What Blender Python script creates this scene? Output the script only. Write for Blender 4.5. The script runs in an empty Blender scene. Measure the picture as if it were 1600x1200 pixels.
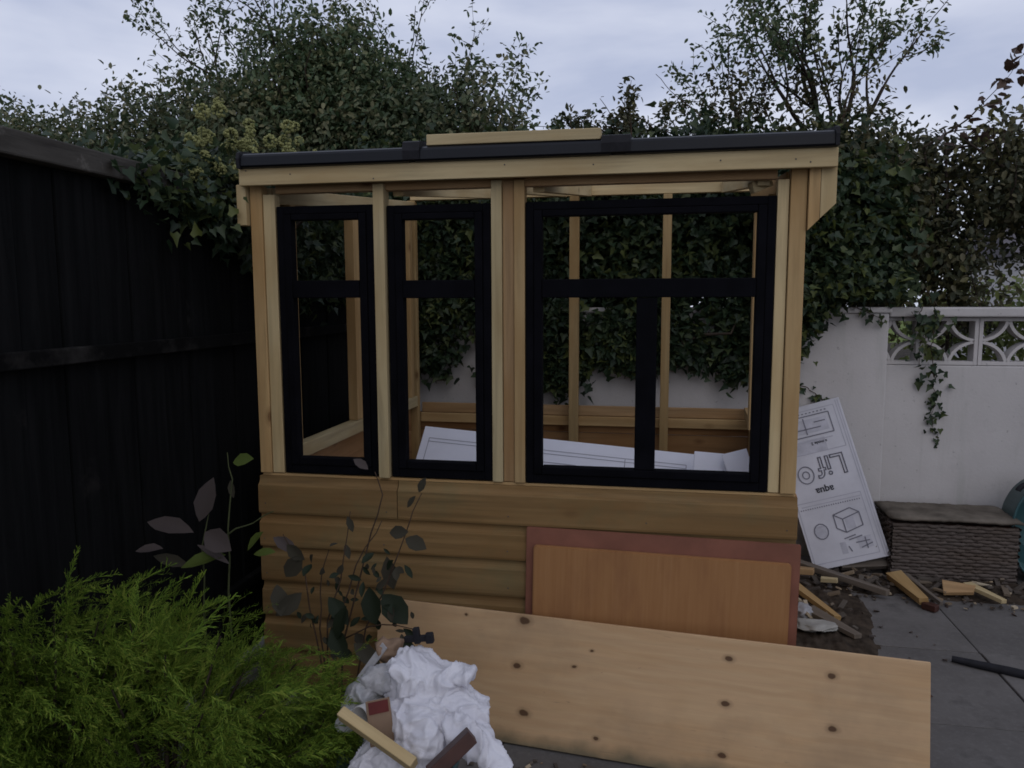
import bpy, bmesh, math, random
import numpy as np
from mathutils import Vector, Matrix, noise as mnoise

random.seed(7)
rng = np.random.default_rng(11)
S = bpy.context.scene
COL = S.collection
R = math.radians

# ------------------------------------------------------------------ camera
EYE = Vector((0, 0, 1.45))
pitch, roll, yaw = R(6.42), R(-0.2), R(10.55)
fw = Vector((-math.sin(yaw) * math.cos(pitch), math.cos(yaw) * math.cos(pitch), -math.sin(pitch)))
rt = Vector((math.cos(yaw), math.sin(yaw), 0))
up = rt.cross(fw)
cx = math.cos(roll) * rt + math.sin(roll) * up
cy = -math.sin(roll) * rt + math.cos(roll) * up
cd = bpy.data.cameras.new('camera')
cam = bpy.data.objects.new('camera', cd)
COL.objects.link(cam)
cam.matrix_world = Matrix(((cx.x, cy.x, -fw.x, EYE.x), (cx.y, cy.y, -fw.y, EYE.y), (cx.z, cy.z, -fw.z, EYE.z), (0, 0, 0, 1)))
cd.sensor_width = 36.0
cd.lens = 27.0
cd.clip_start = 0.02
cd.clip_end = 500
S.camera = cam

# ------------------------------------------------------------------ sky (dusk, overcast)
W_ = bpy.data.worlds.new('World')
S.world = W_
W_.use_nodes = True
nt = W_.node_tree
nt.nodes.clear()
out = nt.nodes.new('ShaderNodeOutputWorld')
add = nt.nodes.new('ShaderNodeAddShader')
b1 = nt.nodes.new('ShaderNodeBackground')
b2 = nt.nodes.new('ShaderNodeBackground')
sky = nt.nodes.new('ShaderNodeTexSky')
sky.sky_type = 'NISHITA'
sky.sun_disc = False
SUN_EL, SUN_ROT = R(38), R(160)
sky.sun_elevation = SUN_EL
sky.sun_rotation = SUN_ROT
b1.inputs['Strength'].default_value = 0.008
nt.links.new(sky.outputs[0], b1.inputs[0])
tc = nt.nodes.new('ShaderNodeTexCoord')
mp = nt.nodes.new('ShaderNodeMapping')
mp.inputs['Scale'].default_value = (2.0, 2.0, 6.5)
mp.inputs['Location'].default_value = (0.75, 0.2, 0.1)
nz = nt.nodes.new('ShaderNodeTexNoise')
nz.inputs['Scale'].default_value = 1.5
nz.inputs['Detail'].default_value = 5
nz.inputs['Roughness'].default_value = 0.5
nz.inputs['Distortion'].default_value = 0.15
cr = nt.nodes.new('ShaderNodeValToRGB')
cr.color_ramp.elements[0].position = 0.36
cr.color_ramp.elements[0].color = (0.47, 0.52, 0.69, 1)
cr.color_ramp.elements[1].position = 0.62
cr.color_ramp.elements[1].color = (0.70, 0.735, 0.87, 1)
nt.links.new(tc.outputs['Generated'], mp.inputs[0])
nt.links.new(mp.outputs[0], nz.inputs['Vector'])
nt.links.new(nz.outputs['Fac'], cr.inputs[0])
nt.links.new(cr.outputs[0], b2.inputs[0])
b2.inputs['Strength'].default_value = 0.93
nt.links.new(b1.outputs[0], add.inputs[0])
nt.links.new(b2.outputs[0], add.inputs[1])
nt.links.new(add.outputs[0], out.inputs[0])

ld = bpy.data.lights.new('sun', 'SUN')
ld.energy = 0.36
ld.angle = R(50)
ld.color = (1.0, 0.89, 0.76)
sun = bpy.data.objects.new('sun', ld)
COL.objects.link(sun)
sun.rotation_euler = (R(52), 0, R(20))
sun.location = (1, -3, 6)

S.view_settings.view_transform = 'Standard'
S.view_settings.look = 'None'
S.view_settings.exposure = 0.0
S.view_settings.gamma = 1.0
S.view_settings.use_curve_mapping = False
S.cycles.filter_width = 1.7

# ------------------------------------------------------------------ materials
class NT:
    def __init__(s, name, rough=0.7, spec=0.3):
        s.m = bpy.data.materials.new(name)
        s.m.use_nodes = True
        s.t = s.m.node_tree
        s.b = s.t.nodes['Principled BSDF']
        s.b.inputs['Roughness'].default_value = rough
        s.b.inputs['Specular IOR Level'].default_value = spec

    def n(s, typ, **kw):
        nd = s.t.nodes.new(typ)
        for k, v in kw.items():
            if k.startswith('_'):
                setattr(nd, k[1:], v)
            else:
                i = int(k[1:]) if k[0] == 'i' and k[1:].isdigit() else k.replace('0', ' ')
                s.put(nd.inputs[i], v)
        return nd

    def put(s, inp, v):
        if hasattr(v, 'links') and hasattr(v, 'node'):
            s.t.links.new(v, inp)
        else:
            inp.default_value = v

    def coord(s, kind='Object', scale=(1, 1, 1), rand=True):
        t = s.n('ShaderNodeTexCoord').outputs[kind]
        if rand:
            oi = s.n('ShaderNodeObjectInfo').outputs['Random']
            ml = s.n('ShaderNodeVectorMath', _operation='SCALE', i0=(37.0, 61.0, 83.0))
            s.put(ml.inputs['Scale'], oi)
            t = s.n('ShaderNodeVectorMath', _operation='ADD', i0=t, i1=ml.outputs[0]).outputs[0]
        return s.n('ShaderNodeVectorMath', _operation='MULTIPLY', i0=t, i1=scale).outputs[0]

    def noise(s, vec, scale, detail=3, rough=0.55, dist=0.0):
        nd = s.n('ShaderNodeTexNoise')
        s.put(nd.inputs['Vector'], vec)
        nd.inputs['Scale'].default_value = scale
        nd.inputs['Detail'].default_value = detail
        nd.inputs['Roughness'].default_value = rough
        nd.inputs['Distortion'].default_value = dist
        return nd.outputs['Fac']

    def ramp(s, fac, *stops):
        nd = s.n('ShaderNodeValToRGB')
        el = nd.color_ramp.elements
        while len(el) < len(stops):
            el.new(0.5)
        for e_, (p, c) in zip(el, stops):
            e_.position = p
            e_.color = (c if len(c) == 4 else (*c, 1)) if isinstance(c, (tuple, list)) else (c, c, c, 1)
        s.put(nd.inputs[0], fac)
        return nd.outputs[0]

    def mix(s, fac, a, b, mode='MIX'):
        nd = s.n('ShaderNodeMix', _data_type='RGBA', _blend_type=mode)
        s.put(nd.inputs[0], fac)
        for i, v in ((6, a), (7, b)):
            s.put(nd.inputs[i], (*v, 1) if isinstance(v, tuple) and len(v) == 3 else v)
        return nd.outputs[2]

    def math(s, op, a, b=0.0, clamp=False):
        nd = s.n('ShaderNodeMath', _operation=op, i0=a, i1=b)
        nd.use_clamp = clamp
        return nd.outputs[0]

    def col(s, c):
        s.put(s.b.inputs['Base Color'], (*c, 1) if isinstance(c, tuple) and len(c) == 3 else c)

    def bump(s, h, strength=0.3, dist=0.01):
        nd = s.n('ShaderNodeBump', Strength=strength, Distance=dist)
        s.put(nd.inputs['Height'], h)
        s.put(s.b.inputs['Normal'], nd.outputs[0])


def mul(c, k):
    return tuple(min(1.0, x * k) for x in c)


def wood(name, c, grain=0.35, knots=True, rough=0.72, alt=None, stain=0.0):
    """sawn softwood, grain along the object's local X"""
    w = NT(name, rough, 0.25)
    v = w.coord()
    vs = w.n('ShaderNodeVectorMath', _operation='MULTIPLY', i0=v, i1=(1.6, 34.0, 34.0)).outputs[0]
    g = w.noise(vs, 1.0, 5, 0.6, 0.6)
    vt = w.n('ShaderNodeVectorMath', _operation='MULTIPLY', i0=v, i1=(1.0, 3.5, 3.5)).outputs[0]
    tone = w.noise(vt, 2.2, 4, 0.55)
    base = w.ramp(g, (0.25, mul(c, 1 - grain)), (0.5, c), (0.78, mul(c, 1 + grain * 0.55)))
    alt = alt or (c[0] * 0.78, c[1] * 0.68, c[2] * 0.55)
    base = w.mix(w.ramp(tone, (0.42, 0.0), (0.68, 0.75)), base, alt)
    oi = w.n('ShaderNodeObjectInfo').outputs['Random']
    base = w.mix(1.0, base, w.ramp(oi, (0.0, (0.82, 0.84, 0.86)), (1.0, (1.1, 1.06, 1.02))), 'MULTIPLY')
    if stain:
        st = w.noise(v, 5.0, 5, 0.65)
        base = w.mix(w.ramp(st, (0.5, 0.0), (0.72, stain)), base, (0.10, 0.12, 0.06))
    if knots:
        vk = w.n('ShaderNodeVectorMath', _operation='MULTIPLY', i0=v, i1=(3.4, 6.5, 6.5)).outputs[0]
        vo = w.n('ShaderNodeTexVoronoi', Scale=1.0)
        w.put(vo.inputs['Vector'], vk)
        sel = w.n('ShaderNodeSeparateColor')
        w.put(sel.inputs[0], vo.outputs['Color'])
        d = w.ramp(vo.outputs['Distance'], (0.045, 1.0), (0.075, 0.5), (0.15, 0.0))
        f = w.math('MULTIPLY', d, w.math('GREATER_THAN', sel.outputs[0], 0.30))
        base = w.mix(w.math('MULTIPLY', f, 0.8), base, (c[0] * 0.28, c[1] * 0.18, c[2] * 0.13))
    w.col(base)
    w.bump(g, 0.35, 0.002)
    return w.m


def plain(name, c, var=0.2, scale=6.0, rough=0.6, spec=0.4, bump=0.2, bscale=60.0, metal=0.0):
    w = NT(name, rough, spec)
    v = w.coord()
    f = w.noise(v, scale, 5, 0.6)
    w.col(w.ramp(f, (0.3, mul(c, 1 - var)), (0.7, mul(c, 1 + var))))
    if bump:
        w.bump(w.noise(v, bscale, 4, 0.6), bump, 0.002)
    w.b.inputs['Metallic'].default_value = metal
    return w.m


M = {}
M['pale_wood'] = wood('pale treated softwood', (0.49, 0.395, 0.222))
M['frame_wood'] = wood('sawn framing timber', (0.43, 0.295, 0.140))
M['stud_wood'] = wood('stud timber', (0.40, 0.275, 0.125))
M['brown_wood'] = wood('brown sawn timber', (0.37, 0.24, 0.12))
M['clad_wood'] = wood('golden log lap cladding', (0.215, 0.136, 0.057), grain=0.45, rough=0.7, stain=0.35)
M['inner_clad'] = wood('orange inner cladding', (0.33, 0.185, 0.08), grain=0.3)
M['old_wood'] = wood('weathered offcut', (0.14, 0.12, 0.10), knots=False)
M['dark_block'] = plain('dark stained hardwood', (0.05, 0.018, 0.012), 0.3, 20, 0.5)
M['black_paint'] = plain('matt black blue paint', (0.0036, 0.0036, 0.0052), 0.35, 9, 0.75, 0.05, 0.2, 120)
M['roof_black'] = plain('black roofing sheet', (0.005, 0.006, 0.009), 0.2, 5, 0.34, 0.24, 0.05, 90)
M['felt_black'] = plain('black rubber joint cover', (0.010, 0.010, 0.013), 0.3, 30, 0.75, 0.3, 0.6, 70)

# black stained fence boards, worn
w = NT('black stained fence board', 0.9, 0.06)
v = w.coord()
vs = w.n('ShaderNodeVectorMath', _operation='MULTIPLY', i0=v, i1=(2.0, 30.0, 30.0)).outputs[0]
g = w.noise(vs, 1.0, 5, 0.65, 0.4)
wr = w.noise(v, 3.2, 6, 0.7)
c = w.ramp(g, (0.3, (0.0032, 0.0036, 0.0038)), (0.75, (0.0105, 0.0106, 0.0108)))
c = w.mix(w.ramp(wr, (0.62, 0.0), (0.78, 0.6)), c, (0.034, 0.030, 0.028))
w.col(c)
w.bump(g, 0.5, 0.004)
M['fence'] = w.m
w = NT('worn rail with painted highlight', 0.9, 0.08)
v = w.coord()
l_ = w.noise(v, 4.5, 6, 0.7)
w.col(w.ramp(l_, (0.5, (0.004, 0.004, 0.004)), (0.72, (0.03, 0.028, 0.026))))  # lighter patches of wear put the rail's highlight into the colour
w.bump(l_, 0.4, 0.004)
M['worn_lit_rail'] = w.m
# weathered cap rail with lichen
w = NT('weathered cap rail', 0.9, 0.1)
v = w.coord()
vs = w.n('ShaderNodeVectorMath', _operation='MULTIPLY', i0=v, i1=(3.0, 26.0, 26.0)).outputs[0]
g = w.noise(vs, 1.0, 5, 0.65, 0.5)
l_ = w.noise(v, 9.0, 6, 0.7)
c = w.ramp(g, (0.3, (0.032, 0.029, 0.026)), (0.8, (0.10, 0.092, 0.080)))
c = w.mix(w.ramp(l_, (0.55, 0.0), (0.68, 0.7)), c, (0.21, 0.195, 0.17))
w.col(c)
w.bump(g, 0.6, 0.006)
M['cap'] = w.m

# painted masonry wall
w = NT('white painted render', 0.85, 0.2)
v = w.coord(rand=False)
f1 = w.noise(v, 1.7, 6, 0.6)
f2 = w.noise(v, 9.0, 6, 0.7)
vv = w.n('ShaderNodeVectorMath', _operation='MULTIPLY', i0=v, i1=(14.0, 14.0, 1.6)).outputs[0]
f3 = w.noise(vv, 1.0, 4, 0.6)
c = w.ramp(f1, (0.3, (0.44, 0.42, 0.408)), (0.7, (0.53, 0.508, 0.493)))
c = w.mix(w.ramp(f2, (0.58, 0.0), (0.8, 0.5)), c, (0.36, 0.345, 0.33))
c = w.mix(w.ramp(f3, (0.55, 0.0), (0.8, 0.5)), c, (0.36, 0.36, 0.33))
f5 = w.noise(v, 38.0, 3, 0.6)
c = w.mix(w.ramp(f5, (0.66, 0.0), (0.72, 0.5)), c, (0.20, 0.19, 0.18))
sz = w.n('ShaderNodeSeparateXYZ')
w.put(sz.inputs[0], w.n('ShaderNodeNewGeometry').outputs['Position'])
alg = w.math('ADD', w.math('SUBTRACT', 0.22, sz.outputs[2]), w.math('MULTIPLY', w.math('SUBTRACT', f2, 0.5), 0.6))
c = w.mix(w.ramp(alg, (0.0, 0.0), (0.22, 0.65)), c, (0.13, 0.14, 0.10))
w.col(c)
w.bump(w.noise(v, 70.0, 5, 0.65), 0.35, 0.004)
M['render'] = w.m

# paving
w = NT('concrete paving', 0.9, 0.2)
v = w.coord(rand=False)
gi = w.n('ShaderNodeNewGeometry').outputs['Random Per Island']
f1 = w.noise(v, 2.5, 6, 0.65)
f2 = w.noise(v, 45.0, 4, 0.7)
c = w.ramp(f1, (0.3, (0.094, 0.088, 0.083)), (0.7, (0.16, 0.15, 0.142)))
c = w.mix(1.0, c, w.ramp(gi, (0, 0.82), (1, 1.12)), 'MULTIPLY')
c = w.mix(w.ramp(f2, (0.5, 0.0), (0.75, 0.35)), c, (0.19, 0.18, 0.175))
st = w.noise(v, 5.0, 6, 0.7)
c = w.mix(w.ramp(st, (0.55, 0.0), (0.7, 0.6)), c, (0.05, 0.048, 0.045))
w.col(c)
w.bump(f2, 0.5, 0.004)
M['paving'] = w.m
w = NT('bare earth and lawn', 0.95, 0.1)
v = w.coord(rand=False)
f1 = w.noise(v, 3.0, 6, 0.65)
c = w.ramp(f1, (0.35, (0.03, 0.024, 0.018)), (0.7, (0.06, 0.05, 0.035)))
sx = w.n('ShaderNodeSeparateXYZ')
w.put(sx.inputs[0], v)
c = w.mix(w.ramp(w.math('SUBTRACT', sx.outputs[1], 6.2), (0.0, 0.0), (0.6, 1.0)), c, w.ramp(f1, (0.3, (0.09, 0.13, 0.03)), (0.7, (0.15, 0.19, 0.05))))
w.col(c)
w.bump(w.noise(v, 30.0, 5, 0.7), 0.8, 0.02)
M['earth'] = w.m


def leafmat(name, stops, nscale=1.6, rough=0.5, spec=0.35, trans=0.25):
    """leaf colour varies leaf by leaf and branch by branch"""
    w = NT(name, rough, spec)
    gi = w.n('ShaderNodeNewGeometry').outputs['Random Per Island']
    v = w.coord(rand=False)
    f = w.noise(v, nscale, 3, 0.6)
    k = w.math('ADD', w.math('MULTIPLY', gi, 0.6), w.math('MULTIPLY', f, 0.55))
    c = w.ramp(k, *stops)
    w.col(c)
    tr = w.n('ShaderNodeBsdfTranslucent')
    w.put(tr.inputs['Color'], c)
    mx = w.n('ShaderNodeMixShader', i0=trans)
    w.put(mx.inputs[1], w.b.outputs[0])
    w.put(mx.inputs[2], tr.outputs[0])
    w.put(w.t.nodes['Material Output'].inputs[0], mx.outputs[0])
    return w.m


M['ivy'] = leafmat('dark ivy leaf', ((0.2, (0.015, 0.029, 0.015)), (0.5, (0.030, 0.054, 0.026)), (0.75, (0.054, 0.076, 0.030)), (0.95, (0.130, 0.151, 0.038))))
M['hedge'] = leafmat('hedge leaf', ((0.2, (0.039, 0.060, 0.029)), (0.5, (0.079, 0.109, 0.049)), (0.72, (0.131, 0.137, 0.070)), (0.95, (0.229, 0.211, 0.105))))
M['hedge_brown'] = leafmat('olive brown hedge leaf', ((0.2, (0.030, 0.037, 0.019)), (0.5, (0.060, 0.066, 0.031)), (0.75, (0.100, 0.088, 0.043)), (0.95, (0.185, 0.179, 0.066))))
M['tree_leaf'] = leafmat('hawthorn leaf', ((0.2, (0.036, 0.065, 0.029)), (0.5, (0.073, 0.117, 0.053)), (0.75, (0.122, 0.146, 0.069)), (0.95, (0.211, 0.211, 0.098))))
M['rust_leaf'] = leafmat('rusty brown leaf', ((0.2, (0.05, 0.03, 0.022)), (0.6, (0.09, 0.055, 0.04)), (0.95, (0.12, 0.085, 0.06))))
M['lime_leaf'] = leafmat('yellow green leaf', ((0.2, (0.11, 0.14, 0.04)), (0.6, (0.19, 0.23, 0.07)), (0.95, (0.28, 0.30, 0.10))))
M['grey_leaf'] = leafmat('grey purple leaf', ((0.2, (0.058, 0.048, 0.045)), (0.6, (0.085, 0.070, 0.066)), (0.95, (0.11, 0.09, 0.08))), rough=0.75, spec=0.1)
M['dull_leaf'] = leafmat('dull grey green leaf', ((0.2, (0.035, 0.033, 0.022)), (0.6, (0.062, 0.057, 0.042)), (0.95, (0.085, 0.083, 0.066))), rough=0.8, spec=0.08, trans=0.35)
M['dark_leaf'] = leafmat('dark glossy leaf', ((0.2, (0.012, 0.018, 0.011)), (0.9, (0.026, 0.036, 0.020))), rough=0.6, spec=0.15)
M['fresh_leaf'] = leafmat('fresh green leaf', ((0.2, (0.06, 0.09, 0.02)), (0.9, (0.12, 0.16, 0.035))))
M['conifer'] = leafmat('golden conifer thread', ((0.2, (0.073, 0.061, 0.022)), (0.32, (0.055, 0.104, 0.017)), (0.52, (0.128, 0.213, 0.027)), (0.75, (0.201, 0.287, 0.039)), (0.95, (0.329, 0.366, 0.073))), nscale=4.5, rough=0.7, spec=0.12, trans=0.3)
M['umbel'] = leafmat('yellow green ivy flower', ((0.2, (0.200, 0.213, 0.075)), (0.9, (0.375, 0.375, 0.150))), rough=0.8)
M['bark'] = plain('grey brown bark', (0.045, 0.035, 0.027), 0.4, 14, 0.9, 0.1, 0.8, 40)
M['twig'] = plain('brown twig', (0.06, 0.04, 0.028), 0.3, 20, 0.85, 0.1, 0.3, 60)
M['bark_green'] = plain('green stem', (0.06, 0.07, 0.03), 0.3, 20, 0.7, 0.2, 0.2, 60)

# ------------------------------------------------------------------ object helpers
WM = {}


def link(o, parent=None, mat=None):
    COL.objects.link(o)
    mat = mat or Matrix.Identity(4)
    if parent is not None:
        o.parent = parent
        o.matrix_parent_inverse = Matrix.Identity(4)
        o.matrix_basis = WM[parent.name].inverted() @ mat
    else:
        o.matrix_basis = mat
    WM[o.name] = mat
    return o


def thing(name, label, cat, loc=(0, 0, 0), group=None):
    o = bpy.data.objects.new(name, None)
    o.empty_display_size = 0.1
    link(o, None, Matrix.Translation(loc))
    return tag(o, label, cat, group)


def tag(o, label=None, cat=None, group=None, kind=None):
    if label: o['label'] = label
    if cat: o['category'] = cat
    if group: o['group'] = group
    if kind: o['kind'] = kind
    return o


def fastmesh(name, V, F):
    """V (n,3); F list of index arrays with one face size each, (m,k)"""
    me = bpy.data.meshes.new(name)
    V = np.asarray(V, dtype=np.float32)
    me.vertices.add(len(V))
    me.vertices.foreach_set('co', V.ravel())
    loops = np.concatenate([np.asarray(f, dtype=np.int32).ravel() for f in F])
    tot = np.concatenate([np.full(len(f), np.asarray(f).shape[1], dtype=np.int32) for f in F])
    st = np.concatenate([[0], np.cumsum(tot)[:-1]]).astype(np.int32)
    me.loops.add(len(loops))
    me.loops.foreach_set('vertex_index', loops)
    me.polygons.add(len(tot))
    me.polygons.foreach_set('loop_start', st)
    me.polygons.foreach_set('loop_total', tot)
    me.update(calc_edges=True)
    return me


def meshobj(name, me, mat, parent=None, M4=None, smooth=False):
    o = bpy.data.objects.new(name, me)
    if mat is not None:
        me.materials.append(mat)
    if smooth:
        me.polygons.foreach_set('use_smooth', np.ones(len(me.polygons), dtype=bool))
    return link(o, parent, M4)


def bmobj(name, bm, mat, parent=None, M4=None, smooth=False):
    me = bpy.data.meshes.new(name)
    bmesh.ops.recalc_face_normals(bm, faces=bm.faces)
    bm.to_mesh(me)
    bm.free()
    return meshobj(name, me, mat, parent, M4, smooth)


def frame(p0, p1, hint=(0, 0, 1)):
    p0, p1 = Vector(p0), Vector(p1)
    ex = (p1 - p0).normalized()
    ez = Vector(hint)
    ez = (ez - ex * ez.dot(ex)).normalized()
    ey = ez.cross(ex)
    c = (p0 + p1) / 2
    return Matrix(((ex.x, ey.x, ez.x, c.x), (ex.y, ey.y, ez.y, c.y), (ex.z, ey.z, ez.z, c.z), (0, 0, 0, 1)))


def addbox(bm, L, w_, d, loc=(0, 0, 0), bev=0.0, rot=None):
    r = bmesh.ops.create_cube(bm, size=1.0)
    bmesh.ops.scale(bm, vec=(L, w_, d), verts=r['verts'])
    if bev:
        es = list({e for v_ in r['verts'] for e in v_.link_edges})
        rb = bmesh.ops.bevel(bm, geom=es, offset=bev, segments=2, affect='EDGES', profile=0.5)
        vs_ = list({v_ for f in rb['faces'] for v_ in f.verts} | {v_ for v_ in r['verts'] if v_.is_valid})
    else:
        vs_ = r['verts']
    if rot is not None:
        bmesh.ops.rotate(bm, cent=(0, 0, 0), matrix=rot, verts=vs_)
    bmesh.ops.translate(bm, vec=loc, verts=vs_)
    return vs_


def beam(name, p0, p1, w_, d, mat, parent=None, hint=(0, 0, 1), bev=0.0025):
    """timber from p0 to p1 (centre line); d along hint, w_ across"""
    L = (Vector(p1) - Vector(p0)).length
    bm = bmesh.new()
    addbox(bm, L, w_, d, bev=bev)
    return bmobj(name, bm, M[mat] if isinstance(mat, str) else mat, parent, frame(p0, p1, hint))


def post(name, u0, u1, v0, v1, z0, z1, mat, parent=None, bev=0.0025):
    """upright timber given by its extents, grain along its length"""
    return beam(name, ((u0 + u1) / 2, (v0 + v1) / 2, z0), ((u0 + u1) / 2, (v0 + v1) / 2, z1), u1 - u0, v1 - v0, mat, parent, (0, 1, 0), bev)


def rail(name, u0, u1, v0, v1, z0, z1, mat, parent=None, bev=0.0025):
    return beam(name, (u0, (v0 + v1) / 2, (z0 + z1) / 2), (u1, (v0 + v1) / 2, (z0 + z1) / 2), v1 - v0, z1 - z0, mat, parent, (0, 0, 1), bev)


def prof(name, pts, u0, u1, mat, parent=None, extra=None):
    """profile in (y, z) world, extruded along u; local X is the grain"""
    cy_ = sum(p[0] for p in pts) / len(pts)
    cz_ = sum(p[1] for p in pts) / len(pts)
    um = (u0 + u1) / 2
    bm = bmesh.new()
    a = [bm.verts.new((u0 - um, y - cy_, z - cz_)) for y, z in pts]
    b = [bm.verts.new((u1 - um, y - cy_, z - cz_)) for y, z in pts]
    n_ = len(pts)
    bm.faces.new(a)
    bm.faces.new(b[::-1])
    for i in range(n_):
        bm.faces.new((a[i], b[i], b[(i + 1) % n_], a[(i + 1) % n_]))
    return bmobj(name, bm, M[mat], parent, Matrix.Translation((um, cy_, cz_)))


def tubes(segs, sides=6):
    """segs: list of (points (n,3), radii (n,)) -> V, F"""
    VV, FF, o_ = [], [], 0
    for P, r in segs:
        P = np.asarray(P, float)
        r = np.asarray(r, float)
        n_ = len(P)
        T = np.gradient(P, axis=0)
        T /= np.linalg.norm(T, axis=1)[:, None] + 1e-9
        ref = np.array([0.31, 0.17, 0.93]) if abs(T[0][2]) < 0.8 else np.array([1.0, 0.2, 0.1])
        A = np.cross(T, ref)
        A /= np.linalg.norm(A, axis=1)[:, None] + 1e-9
        B = np.cross(T, A)
        an = np.linspace(0, 2 * np.pi, sides, endpoint=False)
        ring = P[:, None, :] + r[:, None, None] * (np.cos(an)[None, :, None] * A[:, None, :] + np.sin(an)[None, :, None] * B[:, None, :])
        VV.append(ring.reshape(-1, 3))
        i = np.arange(n_ - 1)[:, None] * sides
        j = np.arange(sides)[None, :]
        k = (j + 1) % sides
        q = np.stack([i + j, i + k, i + sides + k, i + sides + j], axis=-1).reshape(-1, 4) + o_
        FF.append(q)
        o_ += n_ * sides
    return np.concatenate(VV), [np.concatenate(FF)]


OVAL = (np.array([(0, 0), (.28, .25), (.68, .23), (1, 0), (.68, -.23), (.28, -.25)]), [(0, 3, 2, 1), (0, 5, 4, 3)])
SMALL = (np.array([(0, 0), (.45, .3), (1, 0), (.45, -.3)]), [(0, 2, 1), (0, 3, 2)])
IVY = (np.array([(0, 0), (-.12, .30), (.18, .46), (.42, .24), (1, 0), (-.12, -.30), (.18, -.46), (.42, -.24)]), [(0, 4, 3, 2, 1), (0, 5, 6, 7, 4)])
LONG = (np.array([(0, 0), (.15, .09), (.4, .19), (.7, .17), (.88, .08), (1, 0), (.88, -.08), (.7, -.17), (.4, -.19), (.15, -.09)]), [(0, 5, 4, 3, 2, 1), (0, 9, 8, 7, 6, 5)])


def leafmesh(name, P, D, N, size, shape=OVAL, fold=0.35, droop=0.2, wid=1.0):
    P, D, N = (np.asarray(a, float) for a in (P, D, N))
    size = np.broadcast_to(np.asarray(size, float), (len(P),))
    D = D / (np.linalg.norm(D, axis=1)[:, None] + 1e-9)
    N = N - D * (N * D).sum(1)[:, None]
    N = N / (np.linalg.norm(N, axis=1)[:, None] + 1e-9)
    Sd = np.cross(N, D)
    pts, faces = shape
    x, y = pts[:, 0], pts[:, 1] * wid
    z = np.abs(y) * fold - droop * x * x
    V = P[:, None, :] + size[:, None, None] * (x[None, :, None] * D[:, None, :] + y[None, :, None] * Sd[:, None, :] + z[None, :, None] * N[:, None, :])
    k = len(pts)
    base = np.arange(len(P))[:, None] * k
    F = [np.concatenate([base + np.array(f)[None, :] for f in faces])]
    return fastmesh(name, V.reshape(-1, 3), F)


def rdir(n):
    a = rng.normal(size=(n, 3))
    return a / np.linalg.norm(a, axis=1)[:, None]


def blobs(n, spec, shell=0.45):
    """points through ellipsoids (cx,cy,cz,rx,ry,rz,weight), denser towards the outside, ragged"""
    spec = np.asarray(spec, float)
    p = spec[:, 6] / spec[:, 6].sum()
    i = rng.choice(len(spec), n, p=p)
    d = rdir(n)
    r = rng.random(n) ** shell
    r = r * (1 + 0.22 * rng.normal(size=n) * (rng.random(n) < 0.3))
    return spec[i, :3] + d * r[:, None] * spec[i, 3:6], d


def clump(P, k, spread):
    """gather points into clumps so that gaps open between them"""
    c = P[rng.choice(len(P), max(1, len(P) // k))]
    j = rng.choice(len(c), len(P))
    return c[j] + rng.normal(size=P.shape) * spread


def vstack(*a):
    return np.concatenate(a)


# ------------------------------------------------------------------ ground and paving
bm = bmesh.new()
bmesh.ops.create_grid(bm, x_segments=80, y_segments=80, size=60)
for v_ in bm.verts:
    v_.co.z = -0.03
tag(bmobj('ground', bm, M['earth'], None, Matrix.Translation((0, 20, 0))), kind='structure')

bm = bmesh.new()
sl = 0.60
for i in range(-3, 9):
    for j in range(-5, 9):
        u, v0 = 0.13 + i * sl, -0.05 + j * sl - 0.25
        if v0 > 4.2:
            continue
        vs_ = addbox(bm, sl - 0.006, sl - 0.006, 0.05, (u + sl / 2, v0 + sl / 2, -0.026 + rng.normal() * 0.0015), 0.004)
tag(bmobj('paving', bm, M['paving'], None), kind='structure')

# ------------------------------------------------------------------ garden shed (timber frame, unfinished)
shed = thing('garden_shed', 'half built timber garden shed with black window frames and open walls', 'shed', (-0.47, 3.4, 0))
VF = 2.5
# front cladding, log lap boards
tops = [0.818, 0.682, 0.560, 0.431, 0.303, 0.175]
bots = [0.684, 0.562, 0.433, 0.305, 0.177, 0.045]


def lap(u0, u1, zt, zb, name='cladding_board', mat='clad_wood'):
    y = VF - 0.002
    pts = [(y + 0.012, zt), (y - 0.0015, zt), (y - 0.0020, zt - 0.012), (y - 0.0045, zt - 0.019), (y - 0.0100, zt - 0.0255), (y - 0.0155, zt - 0.0285),
           (y - 0.0172, zt - 0.032), (y - 0.0185, zt - 0.08), (y - 0.0185, zb + 0.010), (y - 0.0165, zb + 0.002), (y - 0.012, zb), (y + 0.012, zb)]
    return prof(name, pts, u0, u1, mat, shed)


lap(-1.388, -0.869, tops[0], bots[0])
lap(-0.866, 0.452, tops[0], bots[0])
for zt, zb in zip(tops[1:], bots[1:]):
    lap(-1.388, 0.452, zt - 0.001, zb)
# sill behind the top board
rail('sill', -1.384, 0.447, VF + 0.012, VF + 0.058, 0.772, 0.826, 'frame_wood', shed)
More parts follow.
